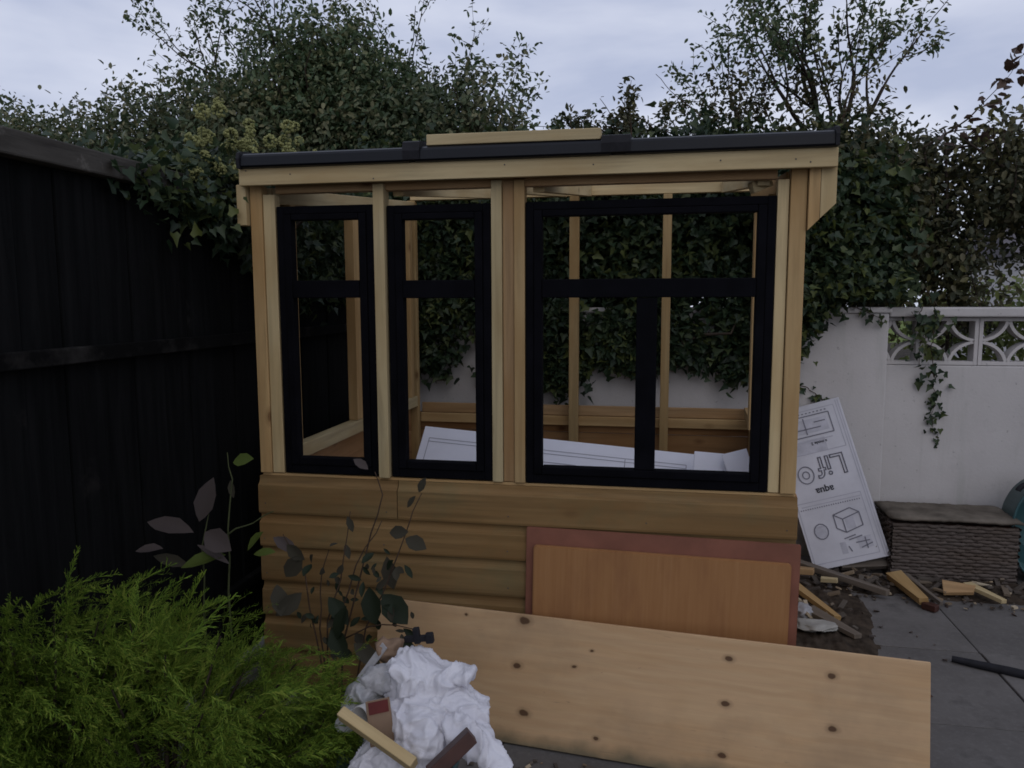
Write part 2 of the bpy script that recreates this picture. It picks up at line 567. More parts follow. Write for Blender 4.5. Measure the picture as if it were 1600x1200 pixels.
# posts of the front
post('corner_post', -1.386, -1.343, 2.500, 2.546, 0.828, 1.838, 'frame_wood', shed)
post('stud', -1.3415, -1.298, 2.507, 2.546, 0.828, 1.806, 'pale_wood', shed)
post('stud', -0.936, -0.898, 2.490, 2.546, 0.828, 1.830, 'pale_wood', shed)
post('stud', -0.534, -0.4985, 2.500, 2.546, 0.828, 1.830, 'pale_wood', shed)
post('stud', -0.497, -0.4595, 2.511, 2.546, 0.828, 1.830, 'brown_wood', shed)
post('stud', -0.458, -0.4225, 2.500, 2.546, 0.828, 1.830, 'frame_wood', shed)
post('stud', 0.362, 0.396, 2.508, 2.546, 0.828, 1.806, 'pale_wood', shed)
post('corner_post', 0.3985, 0.446, 2.498, 2.546, 0.828, 1.838, 'frame_wood', shed)
# head rail and fascia
rail('head_rail', -1.297, 0.361, 2.513, 2.549, 1.809, 1.846, 'brown_wood', shed)  # browner timber puts the shade under the fascia into the colour
rail('fascia', -1.397, 0.521, 2.452, 2.474, 1.830, 1.8865, 'pale_wood', shed)
# overhang blocks at both ends
post('end_board', -1.424, -1.389, 2.478, 2.520, 1.700, 1.838, 'pale_wood', shed)
for u0, u1, zo, zi, mm in ((0.4485, 0.4800, 1.682, 1.650, 'frame_wood'), (0.4815, 0.526, 1.727, 1.684, 'pale_wood')):
    bm = bmesh.new()
    q = [(u0, 1.838), (u1, 1.838), (u1, zo), (u0, zi)]
    um, zm = (u0 + u1) / 2, 1.75
    fr = [bm.verts.new((-(z - zm), x - um, -0.016)) for x, z in q]
    bk = [bm.verts.new((-(z - zm), x - um, 0.03)) for x, z in q]
    bm.faces.new(fr)
    bm.faces.new(bk[::-1])
    for i in range(4):
        bm.faces.new((fr[i], bk[i], bk[(i + 1) % 4], fr[(i + 1) % 4]))
    # local x runs down the board
    bmobj('end_board', bm, M[mm], shed, Matrix(((0, 1, 0, um), (0, 0, 1, 2.497), (-1, 0, 0, zm), (0, 0, 0, 1))))

# nail heads
M['nail'] = plain('dull nail', (0.06, 0.055, 0.05), 0.2, 10, 0.5, 0.4, 0)
def nail(u, v0, z):
    bm = bmesh.new()
    bmesh.ops.create_cone(bm, cap_ends=True, segments=10, radius1=0.0026, radius2=0.0022, depth=0.0016)
    bmobj('nail', bm, M['nail'], shed, Matrix.Translation((u, v0 - 0.0006, z)) @ Matrix.Rotation(R(90), 4, 'X'))
for zt, zb in list(zip(tops, bots))[:4]:
    for u in (-1.365, -0.916, -0.478, -0.02, 0.42):
        nail(u + rng.normal() * 0.004, VF - 0.0205, zb + 0.03 + rng.normal() * 0.004)
for u in (-1.36, -1.20, -0.92, -0.48, -0.2, 0.18, 0.40, 0.44):
    nail(u + rng.normal() * 0.006, 2.452, 1.857 + rng.normal() * 0.012)

# window frames
def window(u0, u1, z0, z1, zt0, zt1, mull=None):
    k, kb = 0.026, 0.030
    bm = bmesh.new()
    def b(ua, ub, za, zb, y0, y1):
        addbox(bm, ub - ua, y1 - y0, zb - za, ((ua + ub) / 2, (y0 + y1) / 2, (za + zb) / 2), 0.002)
    y0, y1 = 2.506, 2.548
    b(u0, u0 + k, z0, z1, y0, y1); b(u1 - k, u1, z0, z1, y0, y1)
    b(u0 + k, u1 - k, z1 - k, z1, y0, y1); b(u0 + k, u1 - k, z0, z0 + kb, y0, y1)
    um, zm = (u0 + u1) / 2, (z0 + z1) / 2
    bmesh.ops.translate(bm, vec=(-um, -2.527, -zm), verts=bm.verts)
    f_ = bmobj('window_frame', bm, M['black_paint'], shed, Matrix.Translation((um, 2.527, zm)))
    def sub(name, ua, ub, za, zb, ya=2.500, yb=2.540):
        bm2 = bmesh.new()
        addbox(bm2, ub - ua, yb - ya, zb - za, bev=0.003)
        bmobj(name, bm2, M['black_paint'], f_, Matrix.Translation(((ua + ub) / 2, (ya + yb) / 2, (za + zb) / 2)))
    s_ = 0.027
    a0, a1 = u0 + k + 0.001, u1 - k - 0.001
    c0, c1 = z0 + kb + 0.001, z1 - k - 0.001
    sub('stile', a0, a0 + s_, c0, c1); sub('stile', a1 - s_, a1, c0, c1)
    sub('top_rail', a0 + s_ + 0.0005, a1 - s_ - 0.0005, c1 - s_ + 0.006, c1)
    sub('bottom_rail', a0 + s_ + 0.0005, a1 - s_ - 0.0005, c0, c0 + s_)
    sub('transom', a0 + s_ + 0.0005, a1 - s_ - 0.0005, zt0, zt1, 2.497, 2.540)
    if mull:
        sub('mullion', mull[0], mull[1], c0 + s_ + 0.0005, zt0 - 0.0005)


window(-1.292, -0.940, 0.831, 1.764, 1.451, 1.511)
window(-0.893, -0.537, 0.831, 1.758, 1.449, 1.509)
window(-0.4195, 0.360, 0.829, 1.758, 1.449, 1.509, (-0.060, 0.006))

# left wall frame
UL = -1.385
beam('mid_rail', (-1.355, 2.60, 0.862), (-1.355, 4.20, 0.862), 0.045, 0.058, 'pale_wood', shed)
post('stud', -1.378, -1.334, 2.700, 2.740, 0.893, 1.805, 'stud_wood', shed)
post('stud', -1.378, -1.334, 3.300, 3.385, 0.893, 1.870, 'frame_wood', shed)
post('stud', -1.378, -1.334, 4.10, 4.15, 0.893, 1.93, 'frame_wood', shed)
beam('top_rail', (-1.355, 2.56, 1.808), (-1.355, 4.20, 1.955), 0.045, 0.055, 'pale_wood', shed)
for zb in np.arange(0.05, 0.80, 0.1285):
    beam('cladding_board', (-1.384, 2.52, zb + 0.063), (-1.384, 4.29, zb + 0.063), 0.016, 0.126, 'inner_clad', shed)
    beam('cladding_board', (0.545, 4.29, zb + 0.063), (0.447, 2.52, zb + 0.063), 0.016, 0.126, 'inner_clad', shed)
# right wall frame
post('stud', 0.385, 0.430, 2.88, 2.925, 0.16, 1.81, 'stud_wood', shed)
post('stud', 0.415, 0.460, 3.50, 3.545, 0.86, 1.88, 'frame_wood', shed)
beam('mid_rail', (0.415, 2.60, 0.84), (0.495, 4.20, 0.84), 0.045, 0.05, 'frame_wood', shed)
beam('top_rail', (0.415, 2.56, 1.808), (0.495, 4.20, 1.955), 0.045, 0.055, 'frame_wood', shed)
# back wall frame
for u0, u1 in ((-1.377, -1.332), (-0.885, -0.84), (-0.464, -0.412), (0.032, 0.078), (0.505, 0.55)):
    post('stud', u0, u1, 4.200, 4.243, 0.09, 1.99, 'stud_wood', shed)
rail('mid_rail', -1.33, 0.503, 4.2455, 4.268, 0.736, 0.788, 'frame_wood', shed)
rail('mid_rail', -1.33, 0.503, 4.270, 4.284, 0.790, 0.846, 'brown_wood', shed)
rail('top_rail', -1.36, 0.55, 4.205, 4.25, 1.992, 2.045, 'pale_wood', shed)
for zb in np.arange(0.05, 0.73, 0.1285):
    rail('cladding_board', -1.384, 0.552, 4.286, 4.300, zb, min(zb + 0.126, 0.788), 'inner_clad', shed)
# rafters and floor
for u in (-0.868, -0.516, -0.384, 0.326):
    beam('rafter', (u, 2.552, 1.822), (u + 0.02, 4.202, 2.015), 0.038, 0.055, 'pale_wood', shed)
beam('noggin', (0.29, 2.575, 1.79), (0.35, 2.60, 1.815), 0.03, 0.035, 'pale_wood', shed)
post('floor', -1.37, 0.43, 2.53, 4.18, 0.055, 0.075, 'inner_clad', shed)
# roof sheets, rolled front edge, rising to the back
def roofsheet(u0, u1):
    th, rise, L = 0.046, 0.125, 0.46
    y0, z0 = 2.432, 1.885
    pts = []
    pts = [(y0 + 0.02, z0), (y0 + 0.006, z0 + 0.002), (y0, z0 + 0.008), (y0 + 0.001, z0 + th - 0.010), (y0 + 0.005, z0 + th - 0.003), (y0 + 0.014, z0 + th + 0.0025), (y0 + 0.03, z0 + th + 0.005)]
    pts += [(y0 + L, z0 + th + rise * L), (y0 + L, z0 + th + rise * L - 0.02), (y0 + 0.10, z0 + 0.016)]
    o = prof('roof_sheet', pts, u0, u1, 'roof_black', shed)
    return o
roofsheet(-1.378, -0.790); roofsheet(-0.770, -0.145); roofsheet(-0.100, 0.506)
for u0, u1, h_ in ((-0.808, -0.752, 0.016), (-0.171, -0.083, 0.010)):
    y0, z0 = 2.428, 1.889
    pts = [(y0, z0 + 0.003), (y0 - 0.004, z0 + 0.03), (y0 + 0.002, z0 + 0.046 + h_ * 0.7), (y0 + 0.02, z0 + 0.048 + h_), (y0 + 0.47, z0 + 0.046 + 0.059 + h_), (y0 + 0.47, z0 + 0.050), (y0 + 0.03, z0 + 0.004)]
    prof('joint_cover', pts, u0, u1, 'felt_black', shed)
pts = [(2.428, 1.888), (2.424, 1.92), (2.43, 1.940), (2.45, 1.946), (2.90, 2.004), (2.90, 1.96), (2.46, 1.888)]
prof('end_cap', pts, 0.507, 0.518, 'felt_black', shed)
prof('end_cap', [(a_, b_ - 0.004) for a_, b_ in pts], -1.390, -1.379, 'felt_black', shed)

o = beam('timber_batten', (-0.733, 2.47, 1.9545), (-0.174, 2.462, 1.951), 0.045, 0.034, 'pale_wood')
tag(o, 'short pale timber batten lying on the black shed roof edge', 'batten')

# foil faced boards standing in the shed
w = NT('pale printed board', 0.45, 0.4)
v = w.coord(rand=False)
f = w.noise(v, 3.0, 4, 0.6)
w.col(w.ramp(f, (0.3, (0.72, 0.73, 0.80)), (0.7, (0.80, 0.81, 0.89))))
M['board_white'] = w.m
M['ink'] = plain('grey print', (0.16, 0.16, 0.19), 0.15, 8, 0.6, 0.3, 0)
M['ink_pale'] = plain('pale grey print', (0.36, 0.36, 0.41), 0.15, 8, 0.6, 0.3, 0)
M['ink_dark'] = plain('dark print', (0.035, 0.035, 0.045), 0.15, 8, 0.6, 0.3, 0)


def strips(lines, wd, lift):
    """thin printed lines on a sheet, (x0,y0,x1,y1) in the sheet's plane"""
    bm = bmesh.new()
    for x0, y0, x1, y1 in lines:
        d = Vector((x1 - x0, y1 - y0))
        n_ = Vector((-d.y, d.x)).normalized() * wd / 2
        vv = [bm.verts.new((p[0], p[1], lift)) for p in ((x0 + n_.x, y0 + n_.y), (x1 + n_.x, y1 + n_.y), (x1 - n_.x, y1 - n_.y), (x0 - n_.x, y0 - n_.y))]
        bm.faces.new(vv)
    return bm


def rectl(x0, y0, x1, y1):
    return [(x0, y0, x1, y0), (x1, y0, x1, y1), (x1, y1, x0, y1), (x0, y1, x0, y0)]


def sheet(name, p_tl, ex, ey, W, H, th, label, cat, group=None):
    """leaning board: p_tl top left corner, ex along the top, ey down; front faces ez"""
    ex = Vector(ex).normalized()
    ey = Vector(ey)
    ey = (ey - ex * ey.dot(ex)).normalized()
    ez = ex.cross(-ey)          # towards the viewer side
    c = Vector(p_tl) + ex * W / 2 + ey * H / 2
    m4 = Matrix(((ex.x, -ey.x, ez.x, c.x), (ex.y, -ey.y, ez.y, c.y), (ex.z, -ey.z, ez.z, c.z), (0, 0, 0, 1)))
    bm = bmesh.new()
    addbox(bm, W, H, th, bev=0.002)
    o = bmobj(name, bm, M['board_white'], None, m4)
    tag(o, label, cat, group)
    return o, m4


G = 'pale printed boards inside the shed'
o, m4 = sheet('insulation_board', (-1.190, 3.88, 0.768), (1, 0.0, -0.075), (-0.10, -0.75, -0.80), 1.40, 0.80, 0.02, 'long pale printed board leaning inside the shed below the windows', 'board', G)
ln = rectl(-0.66, -0.30, 0.66, 0.33) + rectl(-0.05, 0.06, 0.12, 0.26) + [(-0.66, 0.31, 0.66, 0.31), (0.36, -0.30, 0.36, 0.33)]
bmobj('print', strips(ln, 0.004, 0.0115), M['ink_pale'], o, m4)
ln = rectl(0.40, 0.10, 0.60, 0.215) + rectl(0.425, 0.12, 0.575, 0.195)
ln += [(x, 0.12, x, 0.22) for x in (0.02, 0.04, 0.075, 0.10, 0.14, 0.155, 0.19)] + [(0.0, 0.2, 0.05, 0.2), (0.09, 0.2, 0.16, 0.2), (0.12, 0.15, 0.2, 0.15)]
bmobj('print', strips(ln, 0.009, 0.0125), M['ink'], o, m4)
o, m4 = sheet('insulation_board', (0.195, 3.72, 0.712), (1, 0, -0.06), (0, -0.65, -0.85), 0.15, 0.62, 0.02, 'narrow plain pale board leaning between the two other boards in the shed', 'board', G)
o, m4 = sheet('insulation_board', (0.318, 3.66, 0.712), (1, 0, 0.30), (0.0, -0.60, -0.85), 0.115, 0.64, 0.02, 'short pale board propped at a slant in the right corner of the shed', 'board', G)

# big printed board beside the shed, upside down
ang = R(-17)
ex = Vector((math.cos(R(16)), 0.02, math.sin(R(16))))
ey = Vector((0.30, -0.30, -0.92))
M['card_grey'] = plain('grey white card', (0.50, 0.50, 0.54), 0.14, 3.5, 0.6, 0.3, 0.1, 30)
M['tint'] = plain('grey printed tint', (0.40, 0.40, 0.445), 0.2, 12, 0.6, 0.3, 0)
o, m4 = sheet('printed_board', (0.615, 4.385, 0.80), ex, ey, 0.385, 0.86, 0.012, 'white printed packaging board leaning upside down against the garden wall by the shed', 'board')
o.data.materials.clear()
o.data.materials.append(M['card_grey'])
tn = [(-0.10, 0.315, 0.10, 0.315), (-0.13, 0.205, 0.06, 0.205)]
for q_ in tn:
    bmobj('print', strips([q_], 0.075, 0.0066), M['tint'], o, m4)
tn = [(0.03, -0.225, 0.075, -0.225), (0.06, -0.335, 0.13, -0.335), (-0.03, -0.345, 0.0, -0.345), (-0.13, -0.24, -0.075, -0.24)]
bmobj('print', strips(tn, 0.06, 0.0066), M['tint'], o, m4)
Wd, Hd = 0.385, 0.86
x1 = Wd / 2
ln = [(x1 - 0.012, -0.42, x1 - 0.012, 0.42), (x1 - 0.024, -0.42, x1 - 0.024, 0.42)] + rectl(-0.18, 0.17, x1 - 0.04, 0.40) + rectl(-0.18, -0.40, x1 - 0.045, -0.08)
ln += [(-0.15, 0.235, x1 - 0.09, 0.235), (-0.16, -0.10, x1 - 0.05, -0.10)]
bmobj('print', strips(ln, 0.0035, 0.0072), M['ink_pale'], o, m4)
# plan drawing and small isometric sketches
ln = rectl(-0.13, 0.26, x1 - 0.075, 0.37) + [(-0.10, 0.30, 0.06, 0.30), (-0.02, 0.27, -0.02, 0.36), (0.03, 0.33, 0.09, 0.33)]
bx_ = [(-0.02, -0.17), (0.07, -0.15), (0.11, -0.18), (0.11, -0.25), (0.02, -0.27), (-0.02, -0.24)]
ln += [(*bx_[i], *bx_[(i + 1) % 6]) for i in range(6)] + [(-0.02, -0.17, 0.02, -0.20), (0.02, -0.20, 0.11, -0.18), (0.02, -0.20, 0.02, -0.27)]
ln += [(-0.17 + 0.012 * k, -0.115, -0.165 + 0.012 * k, -0.115) for k in range(26)] + [(-0.16 + 0.02 * k, 0.405 - 0.02, -0.15 + 0.02 * k, 0.405 - 0.02) for k in range(14)]
ln += [(0.0, -0.30, 0.06, -0.29), (0.02, -0.31, 0.09, -0.30), (0.05, -0.33, 0.12, -0.33), (0.07, -0.36, 0.13, -0.345), (0.01, -0.34, 0.02, -0.37), (0.10, -0.31, 0.10, -0.37)]
circ = [(-0.10 + 0.035 * math.cos(a), -0.24 + 0.04 * math.sin(a)) for a in np.linspace(0, 2 * math.pi, 13)]
ln += [(*circ[i], *circ[i + 1]) for i in range(12)]
bmobj('print', strips(ln, 0.006, 0.0082), M['ink'], o, m4)


def text(body, size, loc, mat, parent, pm, outline=0.0, rot=math.pi, lift=0.0095, ex=0.0004):
    cu = bpy.data.curves.new('lettering', 'FONT')
    cu.body = body
    cu.size = size
    cu.align_x = 'RIGHT'
    if outline:
        cu.fill_mode = 'NONE'
        cu.bevel_depth = outline
        cu.bevel_resolution = 0
    else:
        cu.extrude = ex
        cu.offset = size * 0.02
    t = bpy.data.objects.new('lettering', cu)
    COL.objects.link(t)
    dg = bpy.context.evaluated_depsgraph_get()
    me = bpy.data.meshes.new_from_object(t.evaluated_get(dg))
    bpy.data.objects.remove(t)
    m = pm @ Matrix.Translation((loc[0], loc[1], lift)) @ Matrix.Rotation(rot, 4, 'Z')
    ob = bpy.data.objects.new('lettering', me)
    me.materials.clear()
    me.materials.append(mat)
    return link(ob, parent, m)


def text_l(*a, **k):
    return text(*a, **k)


# upside down: text runs right to left from the right hand side
def uptext(body, size, xr, yb, mat, outline=0.0):
    cu_x = xr
    t = text(body, size, (cu_x, yb), mat, o, m4, outline, lift=0.0085)
    bb = [Vector(c_) for c_ in t.bound_box]
    wdt = max(c_.x for c_ in bb) - min(c_.x for c_ in bb)
    # right aligned text turned half round grows to the right of its anchor: slide it so it ends at xr
    t.matrix_basis = t.matrix_basis @ Matrix.Translation((wdt, 0, 0))
    return t


uptext('Lif', 0.158, x1 - 0.060, 0.140, M['ink'], 0.0030)
ringp = [(x1 - 0.282 + 0.040 * math.cos(a), 0.062 + 0.046 * math.sin(a)) for a in np.linspace(0, 2 * math.pi, 19)]
ringl = [(*ringp[i], *ringp[i + 1]) for i in range(18)] + [(x1 - 0.282 + 0.018 * math.cos(a), 0.062 + 0.02 * math.sin(a), x1 - 0.282 + 0.018 * math.cos(a + 0.7), 0.062 + 0.02 * math.sin(a + 0.7)) for a in np.arange(0, 6.3, 0.7)]
bmobj('print', strips(ringl, 0.006, 0.0084), M['ink'], o, m4)
uptext('aqua', 0.050, x1 - 0.165, -0.018, M['ink_dark'])
uptext('a mode 2', 0.022, x1 - 0.125, 0.225, M['ink_dark'])

# ------------------------------------------------------------------ fence on the left
fence = thing('fence', 'tall black stained board fence with weathered cap rail', 'fence', (-1.62, 2.0, 0))
UFc = -1.62
V0, V1 = -0.6, 4.38
y = V0
i = 0
bw = 0.145
while y < V1 - 0.02:
    e_ = min(bw - 0.004, V1 - y - 0.004)
    beam('fence_board', (UFc + (0.006 if i % 2 else 0.0), y + e_ / 2, 0.03), (UFc + (0.006 if i % 2 else 0.0), y + e_ / 2, 1.812), e_, 0.018, 'fence', fence, (1, 0, 0), 0.003)
    y += bw
    i += 1
beam('cap_rail', (UFc + 0.015, V0, 1.836), (UFc + 0.015, V1, 1.836), 0.085, 0.066, 'cap', fence, (0, 0, 1), 0.006)
beam('fence_rail', (UFc + 0.033, V0, 1.295), (UFc + 0.033, V1, 1.295), 0.034, 0.045, 'worn_lit_rail', fence, (0, 0, 1), 0.004)
beam('fence_rail', (UFc + 0.033, V0, 0.32), (UFc + 0.033, V1, 0.32), 0.030, 0.045, 'fence', fence, (0, 0, 1), 0.004)

# ------------------------------------------------------------------ white garden wall
wall = thing('garden_wall', 'white painted garden wall with pierced screen blocks and coping', 'wall', (0.5, 4.5, 0))
def wbox(name, u0, u1, v0, v1, z0, z1, bev=0.006, mat='render', parent=None):
    bm = bmesh.new()
    addbox(bm, u1 - u0, v1 - v0, z1 - z0, bev=bev)
    return bmobj(name, bm, M[mat], parent or wall, Matrix.Translation(((u0 + u1) / 2, (v0 + v1) / 2, (z0 + z1) / 2)))
wbox('wall_panel', -2.4, 1.232, 4.425, 4.62, -0.02, 1.36)
wbox('coping', -2.4, 1.245, 4.412, 4.635, 1.361, 1.392, 0.008)
wbox('wall_panel', 1.234, 4.6, 4.515, 4.615, -0.02, 1.075)
wbox('coping', 1.247, 4.6, 4.47, 4.66, 1.339, 1.390, 0.008)
# pierced block: square rim plus four arcs making a pointed diamond
def block_mesh(s=0.288, h=0.258, d=0.085):
    bm = bmesh.new()
    t = 0.020
    for (a, b_, c_, e_) in ((-s / 2, -s / 2 + t, -h / 2, h / 2), (s / 2 - t, s / 2, -h / 2, h / 2), (-s / 2 + t, s / 2 - t, h / 2 - t, h / 2), (-s / 2 + t, s / 2 - t, -h / 2, -h / 2 + t)):
        addbox(bm, b_ - a, d, e_ - c_, ((a + b_) / 2, 0, (c_ + e_) / 2), 0.002)
    dd = d - 0.012
    rx, rz = s / 2 - 0.004, h / 2 - 0.004
    for sx_ in (-1, 1):
        for sz in (-1, 1):
            prev = None
            for q_ in range(13):
                a = R(90 * q_ / 12)
                ring = []
                for k in (1.0, 1.13):
                    ux = sx_ * (s / 2 - math.cos(a) * rx / k * 1.06)
                    uz = sz * (h / 2 - math.sin(a) * rz / k * 1.06)
                    ux = max(-s / 2 + 0.004, min(s / 2 - 0.004, ux))
                    uz = max(-h / 2 + 0.004, min(h / 2 - 0.004, uz))
                    ring += [bm.verts.new((ux, -dd / 2, uz)), bm.verts.new((ux, dd / 2, uz))]
                if prev:
                    p_ = prev
                    for i0, i1 in ((0, 1), (1, 3), (3, 2), (2, 0)):
                        bm.faces.new((p_[i0], p_[i1], ring[i1], ring[i0]))
                prev = ring
    return bm
bm = block_mesh()
u = 1.38
first = None
for k in range(11):
    m_ = Matrix.Translation((1.2775 + k * 0.2905, 4.565, 1.2068))
    if first is None:
        first = bmobj('screen_block', bm, M['render'], wall, m_)
    else:
        c_ = first.copy()
        link(c_, wall, m_)

# ------------------------------------------------------------------ boards leaning on the shed
# large plywood sheet
PLY_KNOTS = [(0.307, 0.395, 1.3), (0.29, 0.249, 1.0), (0.32, 0.102, 1.2), (0.535, 0.326, 0.5), (0.48, 0.271, 0.5), (0.956, 0.355, 0.9), (0.95, 0.221, 0.9), (0.944, 0.069, 0.9), (1.248, 0.344, 0.9), (1.254, 0.193, 0.9), (0.56, 0.059, 0.7), (0.104, 0.391, 0.4)]
w = NT('rotary cut plywood face', 0.7, 0.25)
v = w.coord(rand=False)
vs = w.n('ShaderNodeVectorMath', _operation='MULTIPLY', i0=v, i1=(1.0, 3.6, 3.6)).outputs[0]
dn = w.noise(vs, 1.4, 4, 0.6, 0.8)
rings = w.n('ShaderNodeTexWave', _wave_type='BANDS', _bands_direction='Y', Scale=1.1, Distortion=11.0, Detail=4.0)
rings.inputs['Detail Scale'].default_value = 1.2
w.put(rings.inputs['Vector'], vs)
c = w.ramp(rings.outputs['Fac'], (0.0, (0.525, 0.350, 0.195)), (0.55, (0.54, 0.368, 0.207)), (1.0, (0.508, 0.334, 0.182)))
c = w.mix(w.ramp(dn, (0.45, 0.0), (0.7, 0.55)), c, (0.44, 0.265, 0.125))
big = w.noise(v, 2.3, 5, 0.65)
c = w.mix(w.ramp(big, (0.50, 0.0), (0.70, 0.55)), c, (0.34, 0.235, 0.14))
sp = w.n('ShaderNodeSeparateXYZ')
w.put(sp.inputs[0], v)
damp = w.math('SUBTRACT', w.math('MULTIPLY', w.noise(v, 5.0, 4, 0.6), 0.10), w.math('ADD', sp.outputs[1], 0.207))
c = w.mix(w.ramp(damp, (0.0, 0.0), (0.045, 0.8)), c, (0.10, 0.095, 0.06))
fine = w.noise(w.n('ShaderNodeVectorMath', _operation='MULTIPLY', i0=v, i1=(4.0, 90.0, 90.0)).outputs[0], 1.0, 4, 0.6)
c = w.mix(1.0, c, w.ramp(fine, (0.3, 0.93), (0.7, 1.05)), 'MULTIPLY')
wob = w.n('ShaderNodeVectorMath', _operation='SCALE')
nn = w.n('ShaderNodeTexNoise', Scale=30.0)
w.put(nn.inputs['Vector'], v)
w.put(wob.inputs[0], nn.outputs['Color'])
wob.inputs['Scale'].default_value = 0.012
vw = w.n('ShaderNodeVectorMath', _operation='ADD', i0=v, i1=wob.outputs[0]).outputs[0]
# small scuffs and dents
sc = w.noise(w.n('ShaderNodeVectorMath', _operation='MULTIPLY', i0=v, i1=(9.0, 60.0, 9.0)).outputs[0], 1.0, 3, 0.6, 2.0)
c = w.mix(w.ramp(sc, (0.69, 0.0), (0.74, 0.45)), c, (0.17, 0.125, 0.08))
PW, PH = 1.73, 0.4145
for kx, ky, ks in PLY_KNOTS:
    lx, ly = kx + 0.22 - PW / 2 + 0.006, ky - PH / 2 + 0.006
    d = w.n('ShaderNodeVectorMath', _operation='SUBTRACT', i0=vw, i1=(lx, ly, 0.0)).outputs[0]
    d = w.n('ShaderNodeVectorMath', _operation='MULTIPLY', i0=d, i1=(0.75, 1.15, 0.0)).outputs[0]
    ln_ = w.n('ShaderNodeVectorMath', _operation='LENGTH', i0=d).outputs['Value']
    r_ = 0.0095 * ks
    c = w.mix(w.ramp(w.math('DIVIDE', ln_, r_ * 3), (0.28, 0.9), (0.40, 0.3), (0.75, 0.0)), c, (0.06, 0.026, 0.012))
w.col(c)
w.bump(fine, 0.15, 0.002)
M['plywood'] = w.m
phi = 0.107
ex = Vector((math.cos(phi), -math.sin(phi), 0))
ey = -(Vector((math.sin(phi), math.cos(phi), 0)) * 0.086 + Vector((0, 0, 0.405))).normalized()
ptl = Vector((-0.72, 2.352, 0.004)) - ex * 0.22 - ey * PH
o, m4p = sheet('plywood_sheet', ptl, ex, ey, PW, PH, 0.012, 'long pale knotty plywood sheet leaning in front of the shed', 'plywood')
o.data.materials.clear()
o.data.materials.append(M['plywood'])

w = NT('orange veneer board', 0.6, 0.3)
v = w.coord(rand=False)
vs = w.n('ShaderNodeVectorMath', _operation='MULTIPLY', i0=v, i1=(85.0, 3.0, 85.0)).outputs[0]
g = w.noise(vs, 1.0, 5, 0.65, 0.5)
c = w.ramp(g, (0.2, (0.285, 0.135, 0.050)), (0.55, (0.325, 0.160, 0.062)), (0.85, (0.36, 0.19, 0.080)))
st = w.noise(w.n('ShaderNodeVectorMath', _operation='MULTIPLY', i0=v, i1=(5.0, 1.6, 5.0)).outputs[0], 1.6, 4, 0.6)
c = w.mix(w.ramp(st, (0.5, 0.0), (0.75, 0.5)), c, (0.19, 0.08, 0.036))
w.col(c)
w.bump(g, 0.2, 0.001)
M['veneer'] = w.m
M['redboard'] = plain('red brown hardboard', (0.205, 0.082, 0.052), 0.22, 5, 0.65, 0.3, 0.15, 50)


def leaner(name, u0, u1, zt, hgt, vt, lean, mat, th, rad, label, cat, tilt=0.0):
    """board with rounded corners leaning back: top edge at vt, foot in front"""
    W, H = u1 - u0, hgt
    bm = bmesh.new()
    pts = []
    for cx_, cy_, a0 in ((W / 2 - rad, H / 2 - rad, 0), (-W / 2 + rad, H / 2 - rad, 90), (-W / 2 + rad, -H / 2 + rad, 180), (W / 2 - rad, -H / 2 + rad, 270)):
        for k in range(5):
            a = R(a0 + 90 * k / 4)
            pts.append((cx_ + rad * math.cos(a), cy_ + rad * math.sin(a)))
    f = bm.faces.new([bm.verts.new((x, y_, -th / 2)) for x, y_ in pts])
    ex_ = bmesh.ops.extrude_face_region(bm, geom=[f])
    bmesh.ops.translate(bm, vec=(0, 0, th), verts=[g_ for g_ in ex_['geom'] if isinstance(g_, bmesh.types.BMVert)])
    es = [e for e in bm.edges if len(e.link_faces) == 2 and e.calc_face_angle(0) > 1.0]
    bmesh.ops.bevel(bm, geom=es, offset=th * 0.22, segments=2, affect='EDGES')
    exv = Vector((math.cos(tilt), 0, -math.sin(tilt)))
    eyv = Vector((0, -math.sin(lean), -math.cos(lean)))
    eyv = (eyv - exv * eyv.dot(exv)).normalized()
    ezv = exv.cross(-eyv)
    c_ = Vector(((u0 + u1) / 2, vt, zt)) + eyv * H / 2
    m4 = Matrix(((exv.x, -eyv.x, ezv.x, c_.x), (exv.y, -eyv.y, ezv.y, c_.y), (exv.z, -eyv.z, ezv.z, c_.z), (0, 0, 0, 1)))
    o = bmobj(name, bm, M[mat], None, m4)
    return tag(o, label, cat)


leaner('hardboard_panel', -0.412, 0.464, 0.680, 0.672, 2.4735, R(1.0), 'redboard', 0.010, 0.006, 'red brown panel leaning on the shed cladding behind the orange board', 'panel', R(0.9))
leaner('veneered_board', -0.385, 0.434, 0.624, 0.60, 2.4545, R(0.9), 'veneer', 0.018, 0.012, 'orange veneered board with rounded corners leaning on the red brown panel', 'board', R(1.1))


